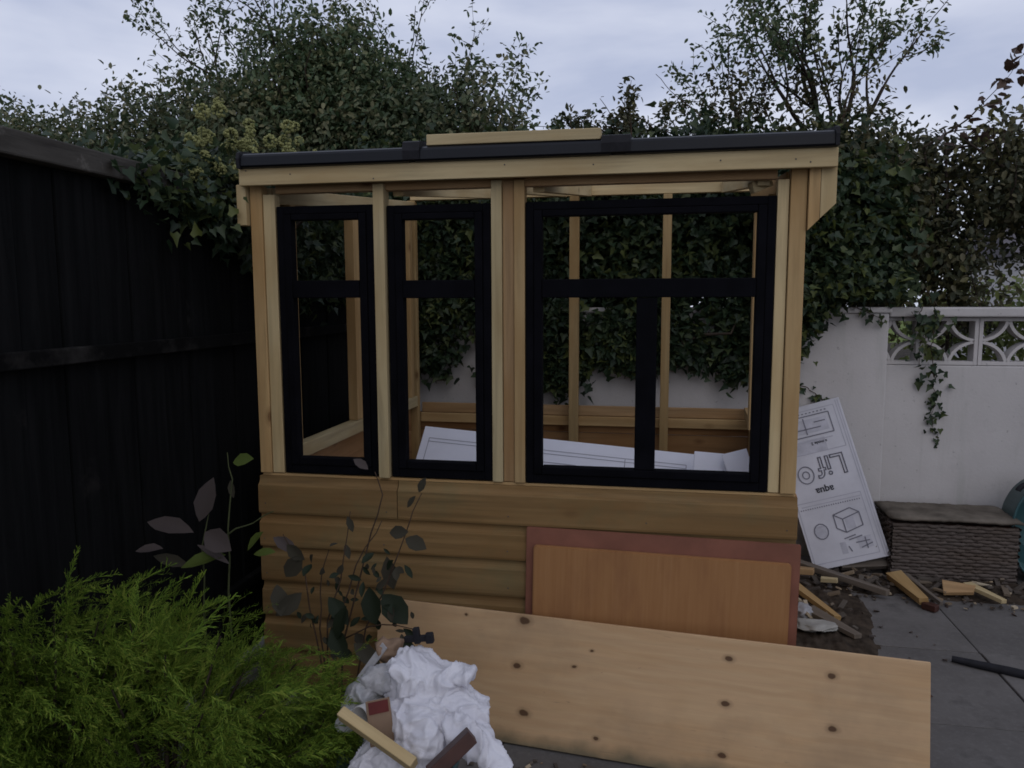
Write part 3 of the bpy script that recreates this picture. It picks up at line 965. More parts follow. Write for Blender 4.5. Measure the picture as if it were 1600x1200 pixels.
# ------------------------------------------------------------------ trees, hedges and climbers
def grow(p, d, L, r, depth, segs, tips, spread=0.6, up=0.15, shrink=0.72, kids=(2, 3), wob=0.22, minr=0.0012):
    """branching skeleton; tips collects (point, direction, twig radius) along the fine wood"""
    n_ = 5
    P = [np.array(p, float)]
    d = np.array(d, float)
    d /= np.linalg.norm(d)
    for k in range(n_):
        d = d + rng.normal(size=3) * wob / n_ ** 0.5 + np.array([0, 0, up]) / n_
        d /= np.linalg.norm(d)
        P.append(P[-1] + d * L / n_)
    rr = np.linspace(r, max(minr, r * 0.62), n_ + 1)
    segs.append((np.array(P), rr))
    if depth <= 2:
        for k in range(1, n_ + 1):
            tips.append((P[k], d.copy(), depth))
    if depth == 0:
        return
    for q in range(rng.integers(kids[0], kids[1] + 1)):
        k = n_ if q == 0 else rng.integers(2, n_ + 1)
        nd = d + rng.normal(size=3) * spread * (0.5 if q == 0 else 1.0)
        grow(P[k], nd, L * shrink * rng.uniform(0.8, 1.15), max(minr, rr[k] * 0.72), depth - 1, segs, tips, spread, up, shrink, kids, wob, minr)


def twig_leaves(tips, per, spread, size, shape, name, keep=None):
    P, D = [], []
    for p, d, dep in tips:
        for _ in range(per if dep < 2 else max(1, per // 2)):
            P.append(p + rng.normal(size=3) * spread)
            D.append(d * 0.5 + rng.normal(size=3) * 0.8 + np.array([0, 0, -0.25]))
    P, D = np.array(P), np.array(D)
    N = rdir(len(P)) * 0.7 + np.array([0, 0, 0.8])
    return leafmesh(name, P, D, N, size * rng.uniform(0.65, 1.25, len(P)), shape)


def plant(name, label, cat, loc, segs, leaf_me, leaf_mat, bark='bark', crown='crown', trunk='trunk', group=None, sides=6):
    t = thing(name, label, cat, loc, group)
    V, F = tubes(segs, sides)
    meshobj(trunk, fastmesh(trunk, V, F), M[bark], t, None, True)
    if leaf_me is not None:
        meshobj(crown, leaf_me, M[leaf_mat], t)
    return t


def tree(name, label, base, stems, leaf_mat, depth, L, r, per, size, spread=0.55, up=0.2, lsp=0.05, shape=OVAL, shrink=0.72, kids=(2, 3), group=None, cat='tree', fork=2.2):
    segs, tips = [], []
    b = np.array(base, float)
    top = b + np.array([0, 0, fork])
    segs.append((np.array([b, b + [0.02, 0, fork * 0.3], b + [-0.02, 0.01, fork * 0.65], top]), np.array([0.06, 0.052, 0.045, 0.036])))
    for p, d in stems:
        segs.append((np.array([b + [0, 0, fork * 0.75], (b + [0, 0, fork * 0.85] + np.array(p)) / 2, p]), np.array([0.034, 0.030, r])))
    for p, d in stems:
        grow(p, d, L * rng.uniform(0.85, 1.1), r, depth, segs, tips, spread, up, shrink, kids)
    me = twig_leaves(tips, per, lsp, size, shape, 'crown')
    return plant(name, label, cat, base, segs, me, leaf_mat, group=group)


def hedge(name, label, loc, spec, n, size, leaf_mat, shape=OVAL, k=14, spread=0.07, twigs=40, box=None, cat='hedge', crown='foliage', shell=0.4, keep=None, loose=0.5, zup=0.5, face=None):
    """dense foliage: clumped leaves through the blobs, with woody stems inside and shoots poking out"""
    P, d = blobs(n, spec, shell)
    Q = clump(P, k, spread)
    m_ = rng.random(n) < loose
    P = np.where(m_[:, None], P, Q)
    if keep is not None:
        s_ = keep(P)
        P, d = P[s_], d[s_]
    D = d * 0.4 + rng.normal(size=P.shape) * 0.7 + np.array([0, -0.1, -0.35])
    N = d * 0.6 + rdir(len(P)) * 0.55 + np.array([0, -0.25, zup])
    me = leafmesh(crown, P, D, N, size * rng.uniform(0.6, 1.3, len(P)), shape)
    segs = []
    sp = np.asarray(spec, float)
    for q in range(twigs):
        b = sp[rng.choice(len(sp), p=sp[:, 6] / sp[:, 6].sum())]
        p0 = np.array([b[0] + rng.normal() * b[3] * 0.4, b[1] + rng.normal() * b[4] * 0.3, max(0.0, b[2] - b[5] * rng.uniform(0.6, 1.2))])
        p1 = np.array([p0[0] + rng.normal() * 0.25, b[1] + rng.normal() * b[4] * 0.5, b[2] + b[5] * rng.uniform(0.3, 0.95)])
        mid = (p0 + p1) / 2 + rng.normal(size=3) * 0.06
        if keep is not None and not keep(np.linspace(p0, p1, 12)).all():
            continue
        segs.append((np.array([p0, (p0 + mid) / 2 + rng.normal(size=3) * 0.02, mid, (mid + p1) / 2 + rng.normal(size=3) * 0.02, p1]), np.linspace(rng.uniform(0.005, 0.014), 0.002, 5)))
    t = thing(name, label, cat, loc)
    if segs:
        V, F = tubes(segs, 5)
        meshobj('stem', fastmesh('stem', V, F), M['bark'], t, None, True)
    meshobj(crown, me, M[leaf_mat], t)
    return t


# hedge beyond the fence on the left
spec = []
for u in np.arange(-7.6, -1.2, 0.42):
    zt = 2.90 + 0.08 * math.sin(u * 3.1) + rng.normal() * 0.05
    for z in (1.5, 1.9, 2.25, zt - 0.42, zt - 0.28):
        spec.append((u + rng.normal() * 0.1, 5.25 + rng.normal() * 0.12, z, 0.42, 0.42, 0.34, 1.0))
hedge('hedge', 'long dark green hedge rising behind the black fence', (-4.4, 5.3, 0), spec, 135000, 0.043, 'hedge', OVAL, 18, 0.07, 160, loose=0.6)
# shoots along its top: small twiggy shrubs
segs, tips = [], []
for u in np.arange(-6.0, -3.0, 0.30):
    grow((u + rng.normal() * 0.05, 5.2 + rng.normal() * 0.15, 2.82), (rng.normal() * 0.45, 0, 1), 0.11, 0.003, 1, segs, tips, 0.5, 0.1)
me = twig_leaves(tips, 2, 0.03, 0.036, OVAL, 'foliage')
plant('hedge_shoots', 'twiggy shoots standing up along the top of the hedge left', 'shoots', (-4.5, 5.2, 2.6), segs, me, 'hedge', 'twig', 'foliage', 'stem', sides=4)

# ivy over the wall behind the shed
spec = []
for u in np.arange(-1.75, 1.15, 0.24):
    low = 1.02 + 0.10 * math.sin(u * 4.3 + 0.6) + 0.06 * math.sin(u * 11.0) + rng.normal() * 0.04
    if 0.05 < u < 0.5:
        low -= 0.10
    for z in np.arange(low + 0.15, 2.15, 0.22):
        front = 4.36 if z < 1.42 else 4.40
        spec.append((u + rng.normal() * 0.05, front + (0.0 if z < 1.4 else rng.uniform(-0.02, 0.22)), z, 0.19, 0.05 if z < 1.4 else 0.20, 0.17, 1.0))
    for z in (1.6, 1.95, 2.25):
        spec.append((u, 4.85, z, 0.25, 0.25, 0.25, 0.9))
keep = lambda P: ~((P[:, 0] > 0.70) & (P[:, 2] < 1.44)) & ~((P[:, 1] > 4.40) & (P[:, 2] < 1.40)) & ~((P[:, 1] < 4.32) & (P[:, 0] > -1.4) & (P[:, 0] < 0.56))
hedge('ivy', 'dense dark ivy hanging over the wall behind the shed', (-0.3, 4.5, 1.4), spec, 66000, 0.050, 'ivy', IVY, 12, 0.055, 70, cat='ivy', loose=0.55, keep=keep)

# ivy spilling over the wall to the right of the shed
spec = []
for u in np.arange(0.58, 0.93, 0.085):
    low = 1.02 + max(0, (u - 0.66)) * 1.5
    for z in np.arange(low + 0.08, 1.75, 0.13):
        spec.append((u, 4.36, z, 0.11, 0.055, 0.10, 1.0))
keep = lambda P: ~((P[:, 1] > 4.41) & (P[:, 2] < 1.395))
hedge('ivy', 'dark ivy spilling over the white wall right beside the shed corner', (0.9, 4.4, 1.4), spec, 3400, 0.046, 'ivy', IVY, 10, 0.035, 2, cat='ivy', keep=keep)


def trail(name, label, pts, leaf, n, mat='ivy', spread=0.02, cat='ivy', lump=None):
    pts = np.array(pts, float)
    t_ = np.linspace(0, 1, len(pts))
    q = np.linspace(0, 1, 24)
    P = np.stack([np.interp(q, t_, pts[:, i]) for i in range(3)], 1)
    P[1:-1] += rng.normal(size=(22, 3)) * 0.006
    s_ = rng.random(n) ** 1.25
    B = np.stack([np.interp(s_, q, P[:, i]) for i in range(3)], 1)
    sc = spread * (1.5 - s_ * 1.2)
    B = B + rng.normal(size=B.shape) * np.stack([sc, sc * 0.25, sc], 1)
    D = rng.normal(size=B.shape) * 0.6 + np.array([0, -0.15, -0.7])
    N = rng.normal(size=B.shape) * 0.35 + np.array([0, -1, 0.3])
    me = leafmesh('foliage', B, D, N, leaf * rng.uniform(0.6, 1.15, n) * (1.1 - 0.5 * s_), IVY)
    return plant(name, label, cat, tuple(pts[0]), [(P, np.linspace(0.003, 0.001, 24))], me, mat, 'twig', 'foliage', 'stem', sides=4)


trail('ivy_strand', 'thin ivy strand trailing down the white wall above the printed board', [(0.74, 4.40, 1.0), (0.86, 4.405, 0.93), (0.95, 4.41, 0.85), (1.04, 4.415, 0.75)], 0.036, 26, spread=0.012)
trail('ivy_strand', 'ivy tuft through the screen blocks trailing down the wall', [(1.47, 4.45, 1.34), (1.46, 4.45, 1.16), (1.50, 4.495, 0.95), (1.49, 4.50, 0.80), (1.54, 4.505, 0.64)], 0.05, 90, spread=0.045)
trail('ivy_strand', 'small ivy sprig lying over the wall top beside the pillar', [(1.0, 4.40, 1.41), (1.12, 4.40, 1.37), (1.2, 4.40, 1.31)], 0.045, 26, spread=0.028)
trail('ivy_strand', 'bushy ivy hanging through the pierced blocks left of the tuft', [(1.38, 4.455, 1.42), (1.42, 4.452, 1.28), (1.40, 4.48, 1.10)], 0.05, 46, spread=0.05)

# hedge to the right, thinner at the bottom, over the pierced wall
spec = []
for u in np.arange(0.75, 4.6, 0.30):
    gap = 1.32 if u < 1.75 else 1.62
    for z in np.arange(gap + 0.12, 2.35, 0.26):
        spec.append((u + rng.normal() * 0.06, 5.0 + rng.normal() * 0.12, z, 0.27, 0.33, 0.22, 1.0))
keep = lambda P: ~((np.abs(P[:, 0] - 1.98) < 0.20) & (P[:, 2] < 1.86) & (P[:, 2] > 1.36) & (rng.random(len(P)) < 0.72))
hedge('hedge', 'olive brown hedge above the pierced wall on the right', (2.2, 5.0, 0), spec, 56000, 0.044, 'hedge_brown', OVAL, 14, 0.065, 60, loose=0.45, keep=keep)
spec = [(0.66 + 0.12 * k, 4.62 + 0.05 * rng.normal(), z, 0.15, 0.09, 0.14, 1.0) for k in range(6) for z in (1.62, 1.82, 2.02)]
hedge('ivy', 'broad leaved ivy bush on the wall top right of the shed post', (1.0, 4.6, 1.4), spec, 4600, 0.060, 'ivy', IVY, 8, 0.05, 14, cat='ivy', keep=lambda P: P[:, 2] > 1.42)

# low scrub above the wall in the middle: twiggy, half bare
segs, tips = [], []
for u in np.arange(-1.3, 1.0, 0.075):
    segs.append((np.array([(-0.15, 5.05, 1.2), ((u - 0.15) / 2, 5.05, 1.7), (u, 5.05, 2.27 + 0.06 * max(0, u))]), np.array([0.010, 0.008, 0.006])))
    hgt = 0.15 + 0.14 * max(0, u + 0.25)
    grow((u + rng.normal() * 0.05, 5.05 + rng.normal() * 0.15, 2.25 + 0.06 * max(0, u)), (rng.normal() * 0.35, 0, 1), hgt * rng.uniform(0.8, 1.3), 0.006, 2, segs, tips, 0.6, 0.1, 0.75)
me = twig_leaves(tips, 3, 0.026, 0.038, OVAL, 'foliage')
plant('scrub', 'twiggy half bare scrub showing above the shed roof', 'shrub', (-0.3, 5.05, 0), segs, me, 'hedge_brown', 'twig', 'foliage', 'stem', sides=4)
segs, tips = [], []
for u in (-0.20, -0.12, -0.05, 0.10, 0.15, 0.42):
    segs.append((np.array([(0.1, 4.95, 1.3), ((u + 0.1) / 2, 4.95, 1.8), (u, 4.95, 2.38 + 0.12 * max(0, u))]), np.array([0.010, 0.008, 0.006])))
for u, du, L in ((-0.20, -0.9, 0.24), (-0.12, -0.7, 0.22), (-0.05, -1.3, 0.2), (0.10, -1.3, 0.28), (0.15, -1.0, 0.2), (0.42, -1.2, 0.36)):
    grow((u, 4.95, 2.38 + 0.12 * max(0, u)), (du, 0, 0.75), L, 0.006, 1, segs, tips, 0.3, 0.05, 0.7, (1, 2), 0.25)
me = twig_leaves(tips[::4], 1, 0.02, 0.035, OVAL, 'foliage')
plant('bare_twigs', 'bare twigs leaning left above the timber batten', 'twigs', (0.0, 4.95, 2.3), segs, me, 'rust_leaf', 'twig', 'foliage', 'stem', sides=5)

# left tree behind the hedge
stems = [((-2.35, 5.6, 1.9), (0.0, 0, 1)), ((-2.5, 5.55, 2.2), (-0.7, -0.05, 0.9)), ((-2.2, 5.55, 2.2), (0.30, -0.05, 1.0)), ((-2.6, 5.6, 2.3), (-0.8, 0.0, 0.9)), ((-2.1, 5.6, 2.3), (0.45, 0.0, 0.8)), ((-2.4, 5.5, 2.3), (-0.35, -0.1, 1)), ((-2.65, 5.55, 2.6), (-0.95, 0, 0.75))]
tree('hawthorn_tree', 'bushy green tree above the fence on the left, its crown cut by the frame', (-2.35, 5.6, 0), stems, 'tree_leaf', 4, 0.58, 0.026, 3, 0.040, 0.48, 0.10, 0.028, OVAL, 0.80, (2, 3))
spec = [(-2.75, 5.35, 2.75, 0.55, 0.4, 0.40, 1.2), (-2.2, 5.35, 2.85, 0.6, 0.4, 0.42, 1.6), (-1.85, 5.35, 2.65, 0.45, 0.4, 0.34, 1.0), (-2.45, 5.4, 3.2, 0.55, 0.35, 0.32, 0.7), (-1.45, 5.3, 2.35, 0.38, 0.35, 0.24, 0.7)]
hedge('shrub', 'rounded dark green shrub under the left tree behind the shed', (-2.2, 5.35, 0), spec, 30000, 0.042, 'tree_leaf', OVAL, 14, 0.07, 40, cat='shrub', loose=0.4)

# right tree: dark forked trunk with thin upright stems
stems = [((1.05, 5.15, 2.1), (0.10, 0, 1)), ((1.0, 5.15, 2.35), (-0.75, 0.0, 0.75)), ((1.08, 5.15, 2.3), (0.28, 0, 1)), ((1.02, 5.15, 2.3), (-0.25, 0, 1)), ((1.12, 5.15, 2.3), (0.6, 0.0, 0.8)), ((1.05, 5.15, 2.4), (-0.45, 0, 0.9)), ((1.0, 5.15, 2.2), (-0.95, 0.0, 0.4))]
segs, tips = [], []
segs.append((np.array([(1.08, 5.2, 0), (1.06, 5.19, 1.0), (1.05, 5.16, 1.9), (1.05, 5.15, 2.4)]), np.array([0.055, 0.05, 0.045, 0.03])))
for p, d in stems:
    segs.append((np.array([(1.05, 5.16, 1.8), (np.array([1.05, 5.16, 2.0]) + np.array(p)) / 2, p]), np.array([0.03, 0.025, 0.017])))
for p, d in stems:
    grow(p, d, 0.48, 0.017, 3, segs, tips, 0.36, 0.22, 0.78, (2, 3), 0.2)
me = twig_leaves(tips, 4, 0.026, 0.038, OVAL, 'crown')
plant('sapling_tree', 'open tree with thin upright branches rising behind the right end of the shed roof', 'tree', (1.08, 5.2, 0), segs, me, 'tree_leaf')
# rusty leaved branch at the right edge
segs, tips = [], []
for p in ((1.50, 4.9, 2.30), (1.62, 4.9, 2.28), (1.95, 4.9, 2.25)):
    segs.append((np.array([(1.7, 4.9, 0.0), (1.7, 4.9, 0.7), (1.68, 4.9, 1.5), p]), np.array([0.014, 0.012, 0.010, 0.007])))
for p, d in (((1.50, 4.9, 2.30), (0.9, 0, 0.5)), ((1.62, 4.9, 2.28), (0.95, 0, 0.25)), ((1.95, 4.9, 2.25), (0.7, 0, 0.7))):
    grow(p, d, 0.36, 0.007, 2, segs, tips, 0.28, 0.0, 0.7, (1, 2))
me = twig_leaves(tips, 3, 0.03, 0.075, OVAL, 'crown')
plant('copper_shrub', 'shrub with large rusty brown leaves arching in at the right edge', 'shrub', (1.9, 4.9, 0), segs, me, 'rust_leaf')
# pale green shrub seen under the hedge
spec = [(2.0 + 0.32 * k, 6.3, 1.30 + 0.05 * rng.normal(), 0.35, 0.3, 0.33, 1.0) for k in range(9)] + [(2.0 + 0.32 * k, 6.3, 0.7, 0.35, 0.3, 0.4, 0.6) for k in range(9)]
hedge('shrub', 'low lime green shrub glimpsed beyond the pierced wall', (3.4, 6.3, 0), spec, 7000, 0.06, 'lime_leaf', OVAL, 14, 0.07, 16, cat='shrub')

# flowering ivy over the far end of the fence
spec = []
for v in np.arange(2.15, 4.4, 0.16):
    zt = 1.86 + 0.10 * min(1, max(0, (v - 2.2) / 0.6))
    lo = 1.82 - 0.30 * min(1, max(0, (v - 2.3) / 0.9))
    for z in np.arange(lo, zt + 0.01, 0.11):
        spec.append((-1.565 + (0.02 if z < 1.8 else -0.06) * 1.0, v, z, 0.045 if z < 1.8 else 0.13, 0.12, 0.08, 1.0 if z > 1.75 else 0.7))
keep = lambda P: ~((np.abs(P[:, 0] + 1.62) < 0.03) & (P[:, 2] < 1.87))
hedge('ivy', 'ivy creeping over the far end of the black fence beside the shed roof', (-1.6, 3.2, 1.8), spec, 11000, 0.038, 'ivy', IVY, 9, 0.05, 18, cat='ivy', keep=keep)
P_, s_ = [], []
heads = []
for cv, cz, n_, ru, rz in ((2.62, 2.03, 11, 0.05, 0.08), (2.80, 1.99, 10, 0.06, 0.05), (3.10, 2.08, 10, 0.06, 0.07), (2.55, 1.93, 8, 0.05, 0.05), (2.95, 2.0, 7, 0.06, 0.04), (3.35, 2.06, 6, 0.06, 0.05), (2.72, 1.90, 6, 0.03, 0.05)):
    for _ in range(n_):
        heads.append((-1.58 + rng.normal() * ru * 0.7, cv + rng.normal() * 0.07, cz + rng.normal() * rz))
bm = bmesh.new()
for hx, hy, hz in heads:
    rad = rng.uniform(0.014, 0.026)
    d_ = rdir(46)
    for q in d_:
        r_ = bmesh.ops.create_icosphere(bm, subdivisions=1, radius=rad * 0.24)
        bmesh.ops.translate(bm, vec=(hx + q[0] * rad, hy + q[1] * rad, hz + q[2] * rad), verts=r_['verts'])
fl = thing('ivy_flowers', 'yellow green ivy flower heads clustered above the fence end', 'flowers', (-1.58, 2.8, 1.9))
bmobj('flower_head', bm, M['umbel'], fl)
segs = [(np.array([(-1.60, y_, 1.885) for y_ in np.linspace(2.3, 3.6, 12)]), np.full(12, 0.004))] + [(np.array([(-1.60, hy, 1.884), (hx - 0.01, hy, (hz + 1.88) / 2), (hx, hy, hz)]), np.array([0.002, 0.0016, 0.0012])) for hx, hy, hz in heads]
V, F = tubes(segs, 4)
meshobj('stem', fastmesh('stem', V, F), M['bark_green'], fl)

# ------------------------------------------------------------------ golden conifer in front
def spray():
    """one feathery frond lying along +x, flat triangles; unit length"""
    V, T = [], []
    def blade(p, d, L, w_, up_):
        d = d / np.linalg.norm(d)
        sd = np.cross(up_, d)
        sd /= np.linalg.norm(sd) + 1e-9
        i = len(V)
        mid = p + d * L * 0.5 + up_ * L * 0.04
        V.extend([p - sd * w_ / 2, p + sd * w_ / 2, mid + sd * w_ * 0.5, mid - sd * w_ * 0.5, p + d * L])
        T.extend([(i, i + 1, i + 2), (i, i + 2, i + 3), (i + 3, i + 2, i + 4)])
    p = np.zeros(3)
    d = np.array([1.0, 0, 0.18])
    n_ = 17
    upv = np.array([0, 0.0, 1.0])
    for k in range(n_):
        step = 1.0 / n_
        blade(p, d, step * 1.3, 0.016 * (1 - k / n_) + 0.008, upv)
        for sgn in (-1, 1):
            if k == 0 or rng.random() < 0.12:
                continue
            L = 0.24 * (1 - (k / n_)) ** 0.55 * rng.uniform(0.45, 1.25) + 0.04
            a = rng.uniform(0, 2 * math.pi)
            sd = np.array([1.0, sgn * rng.uniform(0.25, 0.6), rng.normal() * 0.38])
            q = p + d * step * rng.uniform(0, 0.9)
            blade(q, sd, L, 0.015, upv)
            sdn = sd / np.linalg.norm(sd)
            for m_ in (0.25, 0.45, 0.62, 0.8):
                s2 = 1 if rng.random() < 0.5 else -1
                b = np.array([sdn[0] * 0.9 - s2 * sdn[1] * 0.4, sdn[1] * 0.9 + s2 * sdn[0] * 0.4, sdn[2] + rng.normal() * 0.3])
                blade(q + sdn * L * m_, b, L * rng.uniform(0.3, 0.5) * (1.15 - m_ * 0.6), 0.011, upv)
        p = p + d * step
        d = d + np.array([0, rng.normal() * 0.10, -0.05 + rng.normal() * 0.05])
        d /= np.linalg.norm(d)
    return np.array(V), np.array(T)


temps = [spray() for _ in range(6)]
def conifer():
    mounds = [((-1.13, 1.60, 0.26), (0.44, 0.40, 0.49), 0.62), ((-1.38, 1.52, 0.33), (0.28, 0.36, 0.52), 0.26), ((-0.88, 1.66, 0.20), (0.30, 0.30, 0.34), 0.22)]
    cen, rad = np.array(mounds[0][0]), np.array(mounds[0][1])
    VV, TT, off = [], [], 0
    limbs = []
    for b in range(165):
        mc, mr, _w = mounds[rng.choice(3, p=[0.48, 0.32, 0.20])]
        mc, mr = np.array(mc), np.array(mr)
        d = rdir(1)[0]
        if d[2] < -0.25:
            d[2] = -d[2]
        lump = rng.uniform(0.82, 1.08)
        tip_ = mc + d * mr * lump * 0.92
        tip_[2] = min(tip_[2], 0.735)
        limbs.append((mc - np.array([0.05, 0, 0.10]), tip_, d))
    for k in range(3500):
        b0_, b1_, d = limbs[k % len(limbs)]
        t_ = rng.uniform(0.45, 1.0)
        p = b0_ + (b1_ - b0_) * t_ + rng.normal(size=3) * 0.022 * (1.5 - t_)
        if p[2] < 0.03:
            p[2] = rng.uniform(0.03, 0.2)
        swirl = mnoise.noise_vector(Vector(p * 4.0))
        flow = np.array([0.55, -0.12, 0.16]) + np.array(swirl) * 0.7
        ax = d * np.array([0.9, 0.9, 0.6]) + flow * 0.9 + rng.normal(size=3) * 0.30
        ax /= np.linalg.norm(ax)
        upv = np.array([0, -0.25, 1.0]) + d * 0.8 + rng.normal(size=3) * 0.35
        yv = np.cross(upv, ax)
        yv /= np.linalg.norm(yv)
        zv = np.cross(ax, yv)
        s_ = rng.uniform(0.07, 0.15) * (1.4 if rng.random() < 0.06 else 1.0)
        if p[0] + ax[0] * s_ < -1.54:
            ax = ax * np.array([-1, 1, 1])
            yv = yv * np.array([-1, 1, 1])
            zv = zv * np.array([-1, 1, 1])
            p[0] = max(p[0], -1.5)
        V, T = temps[k % 6]
        W = p + s_ * (V[:, :1] * ax + V[:, 1:2] * yv + V[:, 2:3] * zv)
        VV.append(W)
        TT.append(T + off)
        off += len(W)
    t = thing('golden_conifer', 'feathery golden green conifer bush in the left foreground', 'conifer', (-1.17, 1.58, 0))
    meshobj('foliage', fastmesh('foliage', np.concatenate(VV), [np.concatenate(TT)]), M['conifer'], t)
    segs = []
    for b0_, b1_, d in limbs:
        p0 = np.array([-1.17 + rng.normal() * 0.02, 1.56 + rng.normal() * 0.02, 0.0])
        segs.append((np.array([p0, b0_ * 0.6 + p0 * 0.4, b0_ + (b1_ - b0_) * 0.45, b0_ + (b1_ - b0_) * 0.9]), np.array([0.010, 0.008, 0.005, 0.002])))
    V, F = tubes(segs, 5)
    meshobj('trunk', fastmesh('trunk', V, F), M['bark'], t, None, True)
conifer()

# ------------------------------------------------------------------ broad leaved plants between conifer and shed
def stemplant(name, label, cat, base, stems, leaves, mat, bark='bark_green', r=0.004):
    """stems: list of point lists; leaves: (tip of stalk, direction, normal, size, width)"""
    segs = []
    for pts in stems:
        P = np.array(pts, float)
        q = np.linspace(0, 1, 9)
        t_ = np.linspace(0, 1, len(P))
        segs.append((np.stack([np.interp(q, t_, P[:, i]) for i in range(3)], 1) + rng.normal(size=(9, 3)) * 0.004, np.linspace(r, r * 0.4, 9)))
    t = thing(name, label, cat, base)
    V, F = tubes(segs, 5)
    meshobj('stem', fastmesh('stem', V, F), M[bark], t, None, True)
    for i, (p, d, n_, s_, wd, *mm) in enumerate(leaves):
        me = leafmesh('leaf', [p], [d], [n_], [s_], LONG, 0.25, 0.18, wd)
        meshobj('leaf', me, M[mm[0] if mm else mat], t)
    return t


c0 = np.array((-1.36, 2.12, 0.0))
j = np.array((-1.40, 2.08, 0.83))
stemplant('broadleaf_plant', 'plant with large grey purple leaves against the black fence', 'plant', (-1.36, 2.12, 0),
          [[c0, (-1.38, 2.1, 0.45), (-1.36, 2.09, 0.72), (-1.345, 2.1, 0.79)], [(-1.36, 2.1, 0.70), (-1.25, 2.1, 0.745), (-1.14, 2.12, 0.80)]],
          [((-1.365, 2.08, 0.77), (0.35, -0.1, 0.9), (0.25, -1, 0.2), 0.145, 1.1), ((-1.385, 2.08, 0.735), (-1, -0.05, 0.28), (0.15, -0.6, 0.8), 0.165, 0.95),
           ((-1.335, 2.06, 0.745), (0.65, -0.3, -0.2), (0.1, -0.9, 0.5), 0.115, 1.6), ((-1.45, 2.02, 0.70), (-0.8, -0.2, 0.05), (0, -0.4, 0.9), 0.085, 1.2),
           ((-1.37, 2.07, 0.70), (0.8, -0.1, -0.25), (0.1, -0.5, 0.9), 0.12, 0.6), ((-1.42, 2.1, 0.62), (-0.6, -0.3, 0.3), (0, -0.8, 0.6), 0.11, 0.9, 'dull_leaf')], 'grey_leaf')
stemplant('leafy_shoot', 'thin upright shoot with a bright green leaf beside the shed corner', 'plant', (-1.30, 2.16, 0),
          [[(-1.27, 2.10, 0.0), (-1.29, 2.10, 0.55), (-1.275, 2.1, 0.75), (-1.262, 2.1, 0.90), (-1.275, 2.1, 0.985)]],
          [((-1.255, 2.1, 0.955), (0.75, -0.2, 0.25), (-0.2, -0.8, 0.6), 0.075, 1.5, 'fresh_leaf'), ((-1.265, 2.1, 0.90), (0.2, -0.3, -0.9), (0, -1, 0.2), 0.055, 1.1, 'dull_leaf'),
           ((-1.28, 2.08, 0.67), (-0.9, -0.3, -0.1), (0, -0.4, 0.9), 0.14, 1.2, 'fresh_leaf'), ((-1.22, 2.10, 0.68), (0.5, -0.2, 0.7), (-0.5, -0.6, 0.4), 0.09, 1.1, 'fresh_leaf'), ((-1.20, 2.10, 0.67), (0.9, -0.2, 0.3), (0.1, -0.6, 0.8), 0.08, 1.0, 'fresh_leaf')], 'fresh_leaf')
lv = []
for px_, d, s_, wd, mm in (
        ((-0.845, 2.16, 0.935), (-0.6, -0.1, 0.5), 0.075, 1.5, 'grey_leaf'), ((-0.70, 2.2, 0.86), (0.3, -0.1, 0.7), 0.07, 1.4, 'dull_leaf'), ((-0.71, 2.2, 0.85), (-0.5, -0.1, -0.6), 0.065, 1.2, 'dull_leaf'),
        ((-0.79, 2.18, 0.735), (0.8, -0.2, 0.15), 0.085, 1.9, 'dull_leaf'), ((-0.74, 2.18, 0.72), (0.9, -0.2, -0.25), 0.10, 1.9, 'dull_leaf'), ((-0.80, 2.18, 0.66), (0.2, -0.2, -0.8), 0.14, 1.4, 'dull_leaf'),
        ((-1.16, 2.15, 0.71), (0.9, -0.15, -0.35), 0.12, 1.3, 'grey_leaf'), ((-1.10, 2.12, 0.70), (0.7, -0.2, -0.5), 0.10, 1.7, 'dull_leaf'), ((-1.05, 2.12, 0.67), (-0.5, -0.2, -0.7), 0.12, 1.8, 'dull_leaf'),
        ((-0.78, 2.08, 0.58), (0.8, -0.3, -0.65), 0.155, 1.9, 'dark_leaf'), ((-0.82, 2.08, 0.60), (0.2, -0.3, -0.85), 0.15, 1.6, 'dark_leaf'), ((-0.88, 2.05, 0.55), (-0.3, -0.3, -0.8), 0.14, 1.5, 'dark_leaf'),
        ((-0.79, 2.05, 0.60), (0.55, -0.2, 0.6), 0.085, 0.9, 'dull_leaf'), ((-0.95, 2.08, 0.56), (0.6, -0.3, -0.5), 0.14, 1.4, 'dark_leaf'), ((-1.02, 2.05, 0.58), (-0.4, -0.4, -0.4), 0.13, 1.6, 'dull_leaf'),
        ((-0.90, 2.12, 0.80), (0.3, -0.1, -0.7), 0.07, 1.2, 'dull_leaf'), ((-0.93, 2.05, 0.48), (0.4, -0.4, -0.4), 0.15, 1.5, 'dark_leaf'), ((-0.84, 2.0, 0.46), (0.7, -0.3, -0.3), 0.14, 1.4, 'dull_leaf'),
        ((-0.72, 2.02, 0.47), (0.7, -0.3, -0.1), 0.10, 1.2, 'dark_leaf'), ((-1.1, 2.05, 0.60), (0.3, -0.4, -0.5), 0.13, 1.5, 'dull_leaf')):
    lv.append((px_, d, (0.35 * rng.normal(), -0.75, 0.5 + 0.3 * rng.normal()), s_ * 0.74, wd * 0.9, mm))
for _ in range(70):
    t_ = rng.random()
    p_ = np.array((-1.06 + 0.36 * rng.random(), 2.10 + rng.normal() * 0.05, 0.36 + 0.34 * rng.random()))
    lv.append((tuple(p_), tuple(rng.normal(size=3) * 0.6 + np.array([0.1, -0.3, -0.4])), (rng.normal() * 0.4, -0.7, 0.5), rng.uniform(0.022, 0.055), rng.uniform(0.9, 1.6), ('dark_leaf', 'dull_leaf', 'dark_leaf')[rng.integers(3)]))
b0 = (-0.93, 2.10, 0.0)
